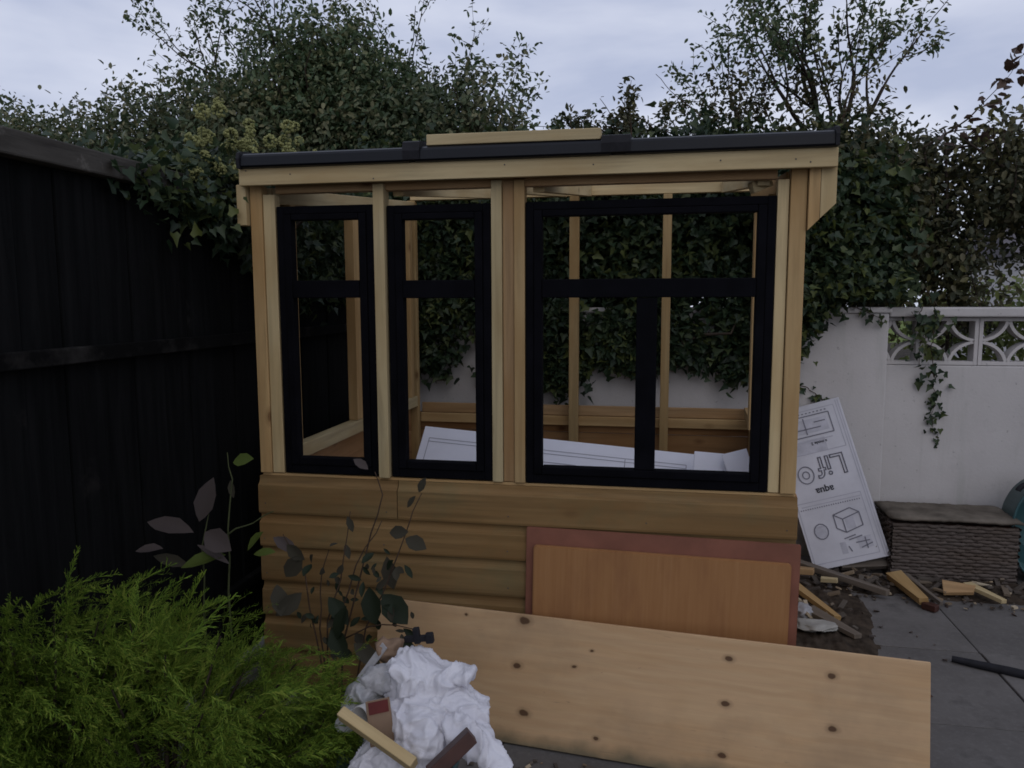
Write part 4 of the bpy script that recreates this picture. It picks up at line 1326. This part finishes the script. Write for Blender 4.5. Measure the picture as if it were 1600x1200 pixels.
stemplant('dark_shrub', 'straggly dark leaved plant growing in front of the shed cladding', 'plant', b0,
          [[b0, (-0.92, 2.1, 0.4), (-0.83, 2.14, 0.74), (-0.80, 2.16, 0.86), (-0.825, 2.16, 0.93)], [b0, (-0.86, 2.1, 0.42), (-0.75, 2.18, 0.70), (-0.70, 2.2, 0.86)], [b0, (-0.95, 2.1, 0.45), (-0.86, 2.12, 0.68), (-0.80, 2.16, 0.78)],
           [b0, (-1.0, 2.1, 0.4), (-1.05, 2.12, 0.62), (-1.13, 2.15, 0.72)], [b0, (-0.98, 2.1, 0.45), (-0.92, 2.12, 0.62), (-0.90, 2.14, 0.81)], [b0, (-0.95, 2.1, 0.4), (-0.8, 2.05, 0.5), (-0.66, 2.0, 0.52)], [b0, (-0.98, 2.1, 0.42), (-0.99, 2.1, 0.58), (-0.95, 2.1, 0.70)]], lv, 'dull_leaf', 'twig', 0.0035)

# ------------------------------------------------------------------ bucket of rubbish
M['teal'] = plain('teal plastic', (0.030, 0.085, 0.092), 0.15, 6, 0.45, 0.5, 0.05, 40)
w = NT('crumpled white polythene', 0.38, 0.5)
v = w.coord(rand=False)
w.col(w.ramp(w.noise(v, 6.0, 5, 0.6), (0.3, (0.72, 0.71, 0.76)), (0.7, (0.84, 0.84, 0.88))))
w.bump(w.noise(v, 20.0, 5, 0.55, 1.5), 0.35, 0.012)
tr = w.n('ShaderNodeBsdfTranslucent')
w.put(tr.inputs['Color'], (0.8, 0.8, 0.84, 1))
mx = w.n('ShaderNodeMixShader', i0=0.28)
w.put(mx.inputs[1], w.b.outputs[0])
w.put(mx.inputs[2], tr.outputs[0])
w.put(w.t.nodes['Material Output'].inputs[0], mx.outputs[0])
M['polythene'] = w.m
w = NT('clear grey film', 0.3, 0.5)
v = w.coord(rand=False)
w.col((0.55, 0.55, 0.57))
w.b.inputs['Transmission Weight'].default_value = 0.25
w.b.inputs['Alpha'].default_value = 0.75
w.bump(w.noise(v, 26.0, 5, 0.6, 1.0), 0.7, 0.01)
M['film'] = w.m
M['card_brown'] = plain('brown cardboard', (0.20, 0.135, 0.09), 0.2, 8, 0.8, 0.2, 0.2, 40)
M['red_print'] = plain('red print', (0.10, 0.02, 0.018), 0.2, 8, 0.7, 0.2, 0)
M['mug_white'] = plain('off white plastic pipe', (0.5, 0.5, 0.5), 0.1, 8, 0.4, 0.5, 0)

bk = thing('bucket', 'teal plastic bucket brim full of rubbish in the foreground', 'bucket', (-0.59, 1.66, 0))
bm = bmesh.new()
prof_ = [(0.0, 0.004), (0.105, 0.004), (0.112, 0.02), (0.138, 0.335), (0.146, 0.338), (0.147, 0.352), (0.139, 0.354), (0.132, 0.335), (0.108, 0.03), (0.0, 0.02)]
rings_ = []
for r_, z in prof_:
    rings_.append([bm.verts.new((max(r_, 0.0005) * math.cos(a), max(r_, 0.0005) * math.sin(a), z)) for a in np.linspace(0, 2 * math.pi, 40, endpoint=False)])
for a_, b_ in zip(rings_[:-1], rings_[1:]):
    for i in range(40):
        bm.faces.new((a_[i], a_[(i + 1) % 40], b_[(i + 1) % 40], b_[i]))
bmobj('tub', bm, M['teal'], bk, Matrix.Translation((-0.59, 1.66, 0)), True)
a = np.linspace(0, math.pi, 20)
hp = np.stack([-0.59 + 0.147 * np.cos(a), 1.66 - 0.03 - 0.15 * np.sin(a) * 0.9, 0.33 - 0.09 * np.sin(a)], 1)
V, F = tubes([(hp, np.full(20, 0.003))], 6)
meshobj('handle', fastmesh('handle', V, F), M['felt_black'], bk, None, True)


def crumple(bm, c, r, amp=0.22, sub=5, seed=0.0, rot=None, f=1.0):
    """crumpled film: hollow facets with sharp ridges between them"""
    s = bmesh.ops.create_icosphere(bm, subdivisions=sub, radius=1.0)
    sv = Vector((seed, seed * 1.7, seed * 0.3))
    for v_ in s['verts']:
        n_ = v_.co.normalized()
        w1 = n_ + 0.25 * mnoise.noise_vector(n_ * 1.5 + sv)
        d1 = mnoise.voronoi(w1 * 1.3 * f + sv)[0]
        d2 = mnoise.voronoi(w1 * 2.8 * f + sv * 2)[0]
        h_ = (d1[0] ** 1.6) * 1.25 + 0.18 * (d2[0] ** 1.5) - 0.5
        v_.co = n_ * (1 + amp * 1.5 * h_ + 0.12 * mnoise.noise(n_ * 1.3 + sv))
        v_.co = Vector((v_.co.x * r[0], v_.co.y * r[1], v_.co.z * r[2]))
    if rot:
        bmesh.ops.rotate(bm, cent=(0, 0, 0), matrix=Matrix.Rotation(rot[0], 3, rot[1]), verts=s['verts'])
    bmesh.ops.translate(bm, vec=c, verts=s['verts'])


def limp_bag(name, blobs_, mat, label, cat, amp=1.0, seed=0.0):
    """one continuous limp skin over soft lumps, with flowing creases"""
    bm = bmesh.new()
    for c_, r_, *ro in blobs_:
        q_ = bmesh.ops.create_icosphere(bm, subdivisions=3, radius=1.0)
        bmesh.ops.scale(bm, vec=r_, verts=q_['verts'])
        if ro:
            bmesh.ops.rotate(bm, cent=(0, 0, 0), matrix=Matrix.Rotation(ro[0], 3, ro[1]), verts=q_['verts'])
        bmesh.ops.translate(bm, vec=c_, verts=q_['verts'])
    me = bpy.data.meshes.new(name)
    bm.to_mesh(me)
    bm.free()
    o = bpy.data.objects.new(name, me)
    COL.objects.link(o)
    md = o.modifiers.new('remesh', 'REMESH')
    md.mode = 'VOXEL'
    md.voxel_size = 0.0035
    sm = o.modifiers.new('smooth', 'SMOOTH')
    sm.iterations = 14
    sm.factor = 0.5
    dg = bpy.context.evaluated_depsgraph_get()
    me2 = bpy.data.meshes.new_from_object(o.evaluated_get(dg))
    bpy.data.objects.remove(o)
    sv = Vector((seed, seed * 2, -seed))
    new = []
    for v_ in me2.vertices:
        p = v_.co
        w1 = p * 11 + sv
        w1 = w1 + 0.9 * mnoise.noise_vector(w1 * 0.8)
        w2 = Vector((p.x * 26, p.y * 26, p.z * 15)) + sv
        w2 = w2 + 1.1 * mnoise.noise_vector(w2 * 0.55)
        a_ = 1 - abs(mnoise.noise(w1)) * 2.0
        b_ = 1 - abs(mnoise.noise(w2)) * 2.2
        c_ = 1 - abs(mnoise.noise(w2 * 2.1 + sv)) * 2.2
        h_ = 0.015 * (a_ * abs(a_) - 0.3) + 0.0085 * (b_ ** 3 - 0.2) + 0.0030 * c_ ** 3
        new.append(p + v_.normal * h_ * amp)
    for v_, p in zip(me2.vertices, new):
        v_.co = p
    me2.name = name
    me2.materials.clear()
    o = meshobj(name, me2, mat, None, None, True)
    return tag(o, label, cat)


limp_bag('plastic_bag', [
    ((-0.557, 1.69, 0.540), (0.072, 0.07, 0.058)), ((-0.500, 1.69, 0.530), (0.06, 0.055, 0.042)), ((-0.452, 1.69, 0.556), (0.042, 0.03, 0.016), R(-10), 'Y'),
    ((-0.430, 1.66, 0.492), (0.066, 0.06, 0.036), R(22), 'Y'), ((-0.52, 1.64, 0.470), (0.095, 0.085, 0.06)), ((-0.56, 1.60, 0.410), (0.09, 0.08, 0.05)),
    ((-0.49, 1.57, 0.430), (0.045, 0.045, 0.07)), ((-0.405, 1.60, 0.462), (0.065, 0.05, 0.036), R(28), 'Y'), ((-0.355, 1.59, 0.432), (0.026, 0.03, 0.055), R(-45), 'Y'),
    ((-0.318, 1.575, 0.385), (0.023, 0.026, 0.055), R(-22), 'Y'), ((-0.296, 1.57, 0.325), (0.022, 0.024, 0.05), R(-6), 'Y'), ((-0.62, 1.57, 0.39), (0.045, 0.04, 0.05)),
    ((-0.525, 1.545, 0.385), (0.04, 0.035, 0.07)), ((-0.575, 1.66, 0.575), (0.04, 0.04, 0.02), R(20), 'Y')],
    M['polythene'], 'crumpled white plastic bag heaped in the teal bucket', 'plastic bag', 1.0, 3.3)
limp_bag('plastic_film', [((-0.635, 1.67, 0.535), (0.042, 0.035, 0.032)), ((-0.675, 1.65, 0.50), (0.04, 0.035, 0.03)), ((-0.70, 1.62, 0.455), (0.03, 0.03, 0.035))],
         M['film'], 'crumpled translucent film beside the white bag in the bucket', 'film', 1.0, 8.1)
# cut pipe end
bm = bmesh.new()
rg = []
for r_, x in ((0.023, 0.0), (0.026, 0.0), (0.026, 0.09), (0.023, 0.09)):
    rg.append([bm.verts.new((r_ * math.cos(a), r_ * math.sin(a), x)) for a in np.linspace(0, 2 * math.pi, 28, endpoint=False)])
for k in range(4):
    a_, b_ = rg[k], rg[(k + 1) % 4]
    for i in range(28):
        bm.faces.new((a_[i], a_[(i + 1) % 28], b_[(i + 1) % 28], b_[i]))
dirv = Vector((0.35, 0.85, -0.15)).normalized()
mq = dirv.to_track_quat('Z', 'Y').to_matrix().to_4x4()
mq.translation = Vector((-0.652, 1.575, 0.492))
tag(bmobj('pipe_offcut', bm, M['mug_white'], None, mq, True), 'short white plastic pipe end sticking out of the bucket', 'pipe')
# cardboard flap
o = beam('cardboard_scrap', (-0.612, 1.585, 0.535), (-0.590, 1.555, 0.445), 0.055, 0.006, 'card_brown', None, (0.45, -0.85, 0.2), 0.001)
tag(o, 'torn brown cardboard scrap with red print standing in the bucket', 'cardboard')
mc = WM[o.name]
bm = bmesh.new()
addbox(bm, 0.026, 0.045, 0.0016, (-0.032, 0.0, 0.0042))
bmobj('print', bm, M['red_print'], o, mc)
o = beam('wood_offcut', (-0.690, 1.56, 0.508), (-0.495, 1.49, 0.448), 0.024, 0.030, 'pale_wood', None, (0.2, -0.6, 0.8), 0.002)
tag(o, 'pale square wood offcut lying across the rubbish in the bucket', 'wood offcut')
o = beam('wood_block', (-0.455, 1.475, 0.440), (-0.375, 1.525, 0.510), 0.030, 0.046, 'dark_block', None, (0.5, -0.75, 0.45), 0.002)
tag(o, 'dark brown wood block resting on the white plastic bag', 'wood block')
# strips and a dark clip behind the bag
pts = [(-0.70, 1.74, 0.50), (-0.665, 1.74, 0.545), (-0.635, 1.75, 0.60), (-0.61, 1.76, 0.66)]
P = np.array(pts)
o = beam('plastic_strip', (-0.705, 1.70, 0.51), (-0.645, 1.73, 0.595), 0.004, 0.022, 'film', None, (0.6, -0.6, -0.4), 0.001)
tag(o, 'thin grey plastic strip sticking up left of the white bag', 'strip')
bm = bmesh.new()
crumple(bm, (-0.645, 1.76, 0.565), (0.035, 0.03, 0.035), 0.4, 4, 17.2)
tag(bmobj('paper_scrap', bm, M['card_brown'], None, None, True), 'crumpled brownish paper behind the white bag', 'paper')
bm = bmesh.new()
addbox(bm, 0.075, 0.012, 0.016, (0, 0, 0), 0.003)
addbox(bm, 0.016, 0.016, 0.040, (-0.004, 0, 0.008), 0.003)
addbox(bm, 0.020, 0.018, 0.026, (0.028, 0, 0.0), 0.004)
tag(bmobj('plastic_clip', bm, M['felt_black'], None, Matrix.Translation((-0.560, 1.74, 0.615)) @ Matrix.Rotation(R(-8), 4, 'Y'), False), 'small black plastic clip on top of the white bag', 'clip')

# ------------------------------------------------------------------ wicker box, teal tub, rubble on the right
M['wicker'] = wood('grey brown wicker', (0.088, 0.074, 0.066), grain=0.45, knots=False, rough=0.85)
M['moss_lid'] = plain('mossy weathered lid', (0.125, 0.108, 0.088), 0.45, 7, 0.95, 0.05, 1.0, 30)
bxr = thing('wicker_box', 'weathered wicker storage box with a closed lid by the white wall', 'box', (1.51, 4.27, 0))
U0, U1, Y0, Y1, ZT = 1.215, 1.800, 4.12, 4.40, 0.325
segs = []
nrow = 17
for rr in range(nrow):
    z = 0.012 + rr * (ZT - 0.03) / nrow
    ph = (rr % 2) * math.pi
    us = np.linspace(U0, U1, 60)
    segs.append((np.stack([us, Y0 + 0.004 * np.sin(us * 75 + ph) + rng.normal(size=60) * 0.0016, z + rng.normal(size=60) * 0.0014], 1), np.full(60, 0.0098) * rng.uniform(0.9, 1.12)))
    vs_ = np.linspace(Y0, Y1, 30)
    for uu in (U0, U1):
        segs.append((np.stack([uu + 0.005 * np.sin(vs_ * 75 + ph), vs_, np.full(30, z)], 1), np.full(30, 0.0098)))
V, F = tubes(segs, 6)
meshobj('woven_side', fastmesh('woven_side', V, F), M['wicker'], bxr, None, True)
wbox('lining', U0 + 0.008, U1 - 0.008, Y0 + 0.008, Y1 - 0.004, 0.005, ZT - 0.03, 0.002, 'dark_block', bxr)
bm = bmesh.new()
bmesh.ops.create_grid(bm, x_segments=40, y_segments=20, size=0.5)
for v_ in bm.verts:
    e_ = min(0.5 - abs(v_.co.x), 0.5 - abs(v_.co.y))
    v_.co.z = 0.010 * min(1, e_ / 0.03) ** 0.5 + 0.005 * mnoise.noise(Vector((v_.co.x * 9, v_.co.y * 9, 0))) + 0.004 * mnoise.noise(Vector((v_.co.x * 26, v_.co.y * 20, 3)))
    v_.co.x *= (U1 - U0) + 0.03
    v_.co.y *= (Y1 - Y0) + 0.03
r_ = bmesh.ops.extrude_face_region(bm, geom=bm.faces[:])
bmesh.ops.translate(bm, vec=(0, 0, -0.012), verts=[g_ for g_ in r_['geom'] if isinstance(g_, bmesh.types.BMVert)])
bmobj('lid', bm, M['moss_lid'], bxr, Matrix.Translation(((U0 + U1) / 2, (Y0 + Y1) / 2 - 0.004, ZT + 0.004)), True)

tub = thing('garden_tub', 'teal plastic garden tub standing on edge beside the wicker box', 'tub', (1.96, 4.25, 0))
bm = bmesh.new()
rg = []
for k, (r_, y_) in enumerate(((0.001, 0.0), (0.225, 0.0), (0.245, 0.015), (0.265, -0.16), (0.275, -0.162), (0.272, -0.17), (0.258, -0.165), (0.236, 0.005), (0.001, -0.008))):
    rg.append([bm.verts.new((r_ * math.cos(a) * 0.68, y_, r_ * math.sin(a))) for a in np.linspace(0, 2 * math.pi, 48, endpoint=False)])
for a_, b_ in zip(rg[:-1], rg[1:]):
    for i in range(48):
        bm.faces.new((a_[i], a_[(i + 1) % 48], b_[(i + 1) % 48], b_[i]))
bmobj('tub_body', bm, M['teal'], tub, Matrix.Translation((1.965, 4.32, 0.278)), True)
a = np.linspace(0.2, math.pi - 0.2, 16)
hp = np.stack([1.845 + 0.055 * np.cos(a), np.full(16, 4.14), 0.475 + 0.045 * np.sin(a)], 1)
V, F = tubes([(hp, np.full(16, 0.013))], 8)
meshobj('handle', fastmesh('handle', V, F), M['felt_black'], tub, None, True)

# rubble
M['soil'] = plain('damp soil and bark', (0.045, 0.034, 0.025), 0.5, 20, 0.95, 0.1, 1.0, 60)
M['paper'] = plain('dirty white paper', (0.34, 0.33, 0.30), 0.25, 8, 0.8, 0.2, 0.3, 30)
bm = bmesh.new()
bmesh.ops.create_grid(bm, x_segments=90, y_segments=90, size=0.5)
for v_ in bm.verts:
    e_ = max(0, 1 - (v_.co.length / 0.5) ** 2)
    x, y_ = v_.co.x, v_.co.y
    v_.co.z = -0.012 + e_ * (0.040 + 0.022 * mnoise.noise(Vector((x * 9, y_ * 9, 1))) + 0.014 * mnoise.noise(Vector((x * 27, y_ * 27, 5))))
    v_.co.x *= 0.62
    v_.co.y *= 1.5
tag(bmobj('soil_heap', bm, M['soil'], None, Matrix.Translation((0.72, 3.55, 0.0)) @ Matrix.Rotation(R(-6), 4, 'Z'), True), kind='stuff', label='low heap of soil and bark beside the shed', cat='soil')
bm = bmesh.new()
bmesh.ops.create_grid(bm, x_segments=90, y_segments=30, size=0.5)
for v_ in bm.verts:
    e_ = max(0, 1 - (2 * abs(v_.co.x)) ** 4) * max(0, 1 - (2 * abs(v_.co.y)) ** 2)
    x, y_ = v_.co.x, v_.co.y
    v_.co.z = -0.012 + e_ * (0.030 + 0.02 * mnoise.noise(Vector((x * 16, y_ * 7, 1))) + 0.016 * mnoise.noise(Vector((x * 40, y_ * 20, 5))))
    v_.co.x *= 1.35
    v_.co.y *= 0.36
tag(bmobj('soil_heap', bm, M['soil'], None, Matrix.Translation((1.50, 4.02, 0.0)), True), kind='stuff', label='strip of soil and debris along the foot of the wicker box', cat='soil')

G = 'wood offcuts on the ground'
OFF = [
    ((0.665, 3.80, 0.07), (0.815, 3.47, 0.035), 0.055, 0.022, 'stud_wood', (0, 0.2, 1), 'long pale pointed offcut lying beside the red panel'),
    ((1.205, 4.03, 0.055), (1.255, 3.74, 0.035), 0.075, 0.035, 'stud_wood', (-0.2, 0, 1), 'thick pale orange offcut on the paving before the wicker box'),
    ((0.83, 3.90, 0.055), (0.905, 3.88, 0.06), 0.035, 0.022, 'pale_wood', (0, 0, 1), 'tiny pale offcut on the brown plank'),
    ((0.98, 4.17, 0.06), (1.32, 4.17, 0.075), 0.09, 0.03, 'old_wood', (0, -0.6, 0.8), 'grey weathered board end under the printed board'),
    ((0.72, 4.10, 0.075), (1.12, 3.82, 0.035), 0.05, 0.028, 'old_wood', (0, 0, 1), 'long grey brown plank slanting down the rubble heap'),
    ((1.27, 4.06, 0.045), (1.33, 3.74, 0.028), 0.028, 0.02, 'old_wood', (0, 0, 1), 'narrow grey strip right of the orange offcut'),
    ((1.40, 3.93, 0.04), (1.53, 3.90, 0.045), 0.09, 0.02, 'brown_wood', (0, -0.4, 0.9), 'flat brown board piece in the debris below the box'),
    ((1.52, 3.97, 0.05), (1.62, 3.80, 0.035), 0.05, 0.02, 'pale_wood', (0.2, -0.3, 0.9), 'greenish pale board piece leaning in the debris'),
    ((1.06, 4.22, 0.10), (1.16, 4.16, 0.16), 0.035, 0.03, 'old_wood', (0, -0.7, 0.6), 'stubby grey offcut upright beside the printed board corner'),
    ((0.60, 3.95, 0.08), (0.80, 3.92, 0.085), 0.06, 0.03, 'brown_wood', (0, 0, 1), 'dark brown offcut at the top of the heap'),
    ((0.70, 3.52, 0.05), (0.86, 3.30, 0.03), 0.07, 0.02, 'old_wood', (0, 0, 1), 'dull brown board at the front of the heap'),
]
for p0, p1, w_, d_, mm, hn, lb in OFF:
    bm = bmesh.new()
    L = (Vector(p1) - Vector(p0)).length
    vs_ = addbox(bm, L, w_, d_, bev=0.002)
    for v_ in bm.verts:
        if v_.co.x > L * 0.4:
            v_.co.y *= 0.55
            v_.co.x += 0.25 * v_.co.y
        v_.co += Vector((mnoise.noise(v_.co * 30), mnoise.noise(v_.co * 31 + Vector((5, 0, 0))), 0)) * 0.003
    o = bmobj('wood_offcut', bm, M[mm], None, frame(p0, p1, hn))
    tag(o, lb, 'wood offcut', G)
o = beam('wood_block', (1.255, 3.745, 0.018), (1.30, 3.70, 0.018), 0.04, 0.03, 'dark_block', None, (0, 0, 1), 0.003)
tag(o, 'small dark red block at the end of the orange offcut', 'wood block')
o = beam('wood_block', (0.94, 4.19, 0.075), (1.0, 4.17, 0.08), 0.04, 0.045, 'dark_block', None, (0, 0, 1), 0.003)
tag(o, 'dark block lying between the grey board end and printed board', 'wood block')
bm = bmesh.new()
crumple(bm, (0.70, 3.35, 0.045), (0.085, 0.06, 0.015), 0.35, 4, 21.0)
tag(bmobj('paper_scrap', bm, M['paper'], None, None, True), 'crumpled dirty white paper beside the red panel foot', 'paper')
bm = bmesh.new()
crumple(bm, (0.665, 3.48, 0.055), (0.045, 0.05, 0.03), 0.4, 4, 23.0)
tag(bmobj('plastic_scrap', bm, M['film'], None, None, True), 'shiny grey scrap of plastic on the soil by the shed', 'plastic scrap')
# chips of wood and stone scattered over the paving
bm = bmesh.new()
for k in range(420):
    if k < 260:
        u, v0 = rng.uniform(0.58, 1.9), rng.uniform(3.3, 4.15)
        if v0 < 3.95 - 0.35 * (1.2 - u) * 2 and u > 0.95:
            v0 = rng.uniform(3.75, 4.1)
    else:
        u, v0 = rng.uniform(-0.55, 0.5), rng.uniform(2.02, 2.24)
    s_ = rng.uniform(0.003, 0.012) if k % 9 else rng.uniform(0.012, 0.022)
    addbox(bm, s_ * rng.uniform(1, 2.6), s_, s_ * 0.5, (u, v0, 0.004 + s_ * 0.3), 0, Matrix.Rotation(rng.uniform(0, 6.28), 3, 'Z') @ Matrix.Rotation(rng.normal() * 0.3, 3, 'X'))
for k in range(150):
    u, v0 = rng.uniform(0.58, 1.12), rng.uniform(3.35, 4.2)
    if v0 < 3.9 - 0.9 * (0.95 - u) - 0.05 and u > 0.9:
        u = rng.uniform(0.58, 0.85)
    if k % 3 == 0:
        u, v0 = rng.uniform(1.05, 1.95), rng.uniform(3.9, 4.1)
    s_ = rng.uniform(0.012, 0.028)
    addbox(bm, s_ * rng.uniform(1.2, 4.0), s_, s_ * 0.45, (u, v0, 0.02 + s_ * 0.3), 0.001, Matrix.Rotation(rng.uniform(0, 6.28), 3, 'Z') @ Matrix.Rotation(rng.normal() * 0.4, 3, 'Y'))
M['chips'] = wood('wood chips', (0.30, 0.235, 0.15), knots=False)
w = NT('wood chips and grit', 0.85, 0.2)
gi = w.n('ShaderNodeNewGeometry').outputs['Random Per Island']
w.col(w.ramp(gi, (0.0, (0.05, 0.04, 0.035)), (0.6, (0.10, 0.085, 0.07)), (0.82, (0.22, 0.16, 0.10)), (1.0, (0.45, 0.38, 0.27))))
tag(bmobj('wood_chips', bm, w.m, None), kind='stuff', label='wood chips and grit scattered on the paving', cat='wood chips')

n_ = 70
P = np.stack([rng.uniform(0.6, 2.4, n_), rng.uniform(2.6, 4.1, n_), np.full(n_, 0.006)], 1)
P[:40, 1] = rng.uniform(3.6, 4.1, 40)
D = rng.normal(size=(n_, 3)) * np.array([1, 1, 0.12])
N = np.array([0, 0, 1.0]) + rng.normal(size=(n_, 3)) * 0.25
tag(meshobj('leaf_litter', leafmesh('leaf_litter', P, D, N, rng.uniform(0.015, 0.04, n_), OVAL, 0.5, 0.3), M['rust_leaf']), kind='stuff', label='small dry leaves scattered over the paving', cat='leaves')

# black flexible strip on the paving
P = np.array([(1.185, 3.19, 0.014), (1.27, 3.155, 0.012), (1.36, 3.115, 0.014), (1.48, 3.06, 0.013), (1.62, 3.0, 0.013), (1.75, 2.96, 0.012)])
V, F = tubes([(P, np.array([0.012, 0.016, 0.018, 0.018, 0.017, 0.015]))], 8)
tag(meshobj('rubber_strip', fastmesh('rubber_strip', V, F), M['felt_black'], None, None, True), 'black rubber strip lying on the grey paving at right', 'strip')

# ------------------------------------------------------------------ far away building glimpsed through the hedge
hs = thing('outbuilding', 'pale outbuilding with a low grey roof glimpsed through the hedge', 'building', (9.3, 18, 0))
M['far_wall'] = plain('pale painted wall', (0.5, 0.48, 0.47), 0.1, 2, 0.8, 0.2, 0.1, 20)
M['far_roof'] = plain('grey roof', (0.11, 0.10, 0.11), 0.2, 3, 0.8, 0.2, 0.3, 10)
wbox('wall', 7.2, 12.5, 17.2, 20.5, -0.1, 2.25, 0.02, 'far_wall', hs)
bm = bmesh.new()
q = [(7.0, 17.0, 2.24), (12.7, 17.0, 2.24), (12.7, 20.7, 2.24), (7.0, 20.7, 2.24), (7.0, 18.85, 3.2), (12.7, 18.85, 3.2)]
vv = [bm.verts.new(p_) for p_ in q]
for f_ in ((0, 1, 5, 4), (2, 3, 4, 5), (1, 2, 5), (3, 0, 4), (0, 3, 2, 1)):
    bm.faces.new([vv[i] for i in f_])
bmobj('roof', bm, M['far_roof'], hs)
for u in (8.0, 10.0):
    f_ = wbox('window', u, u + 0.9, 17.14, 17.19, 1.0, 1.9, 0.005, 'far_wall', hs)
    wbox('pane', u + 0.08, u + 0.82, 17.12, 17.138, 1.08, 1.82, 0.002, 'black_paint', f_)
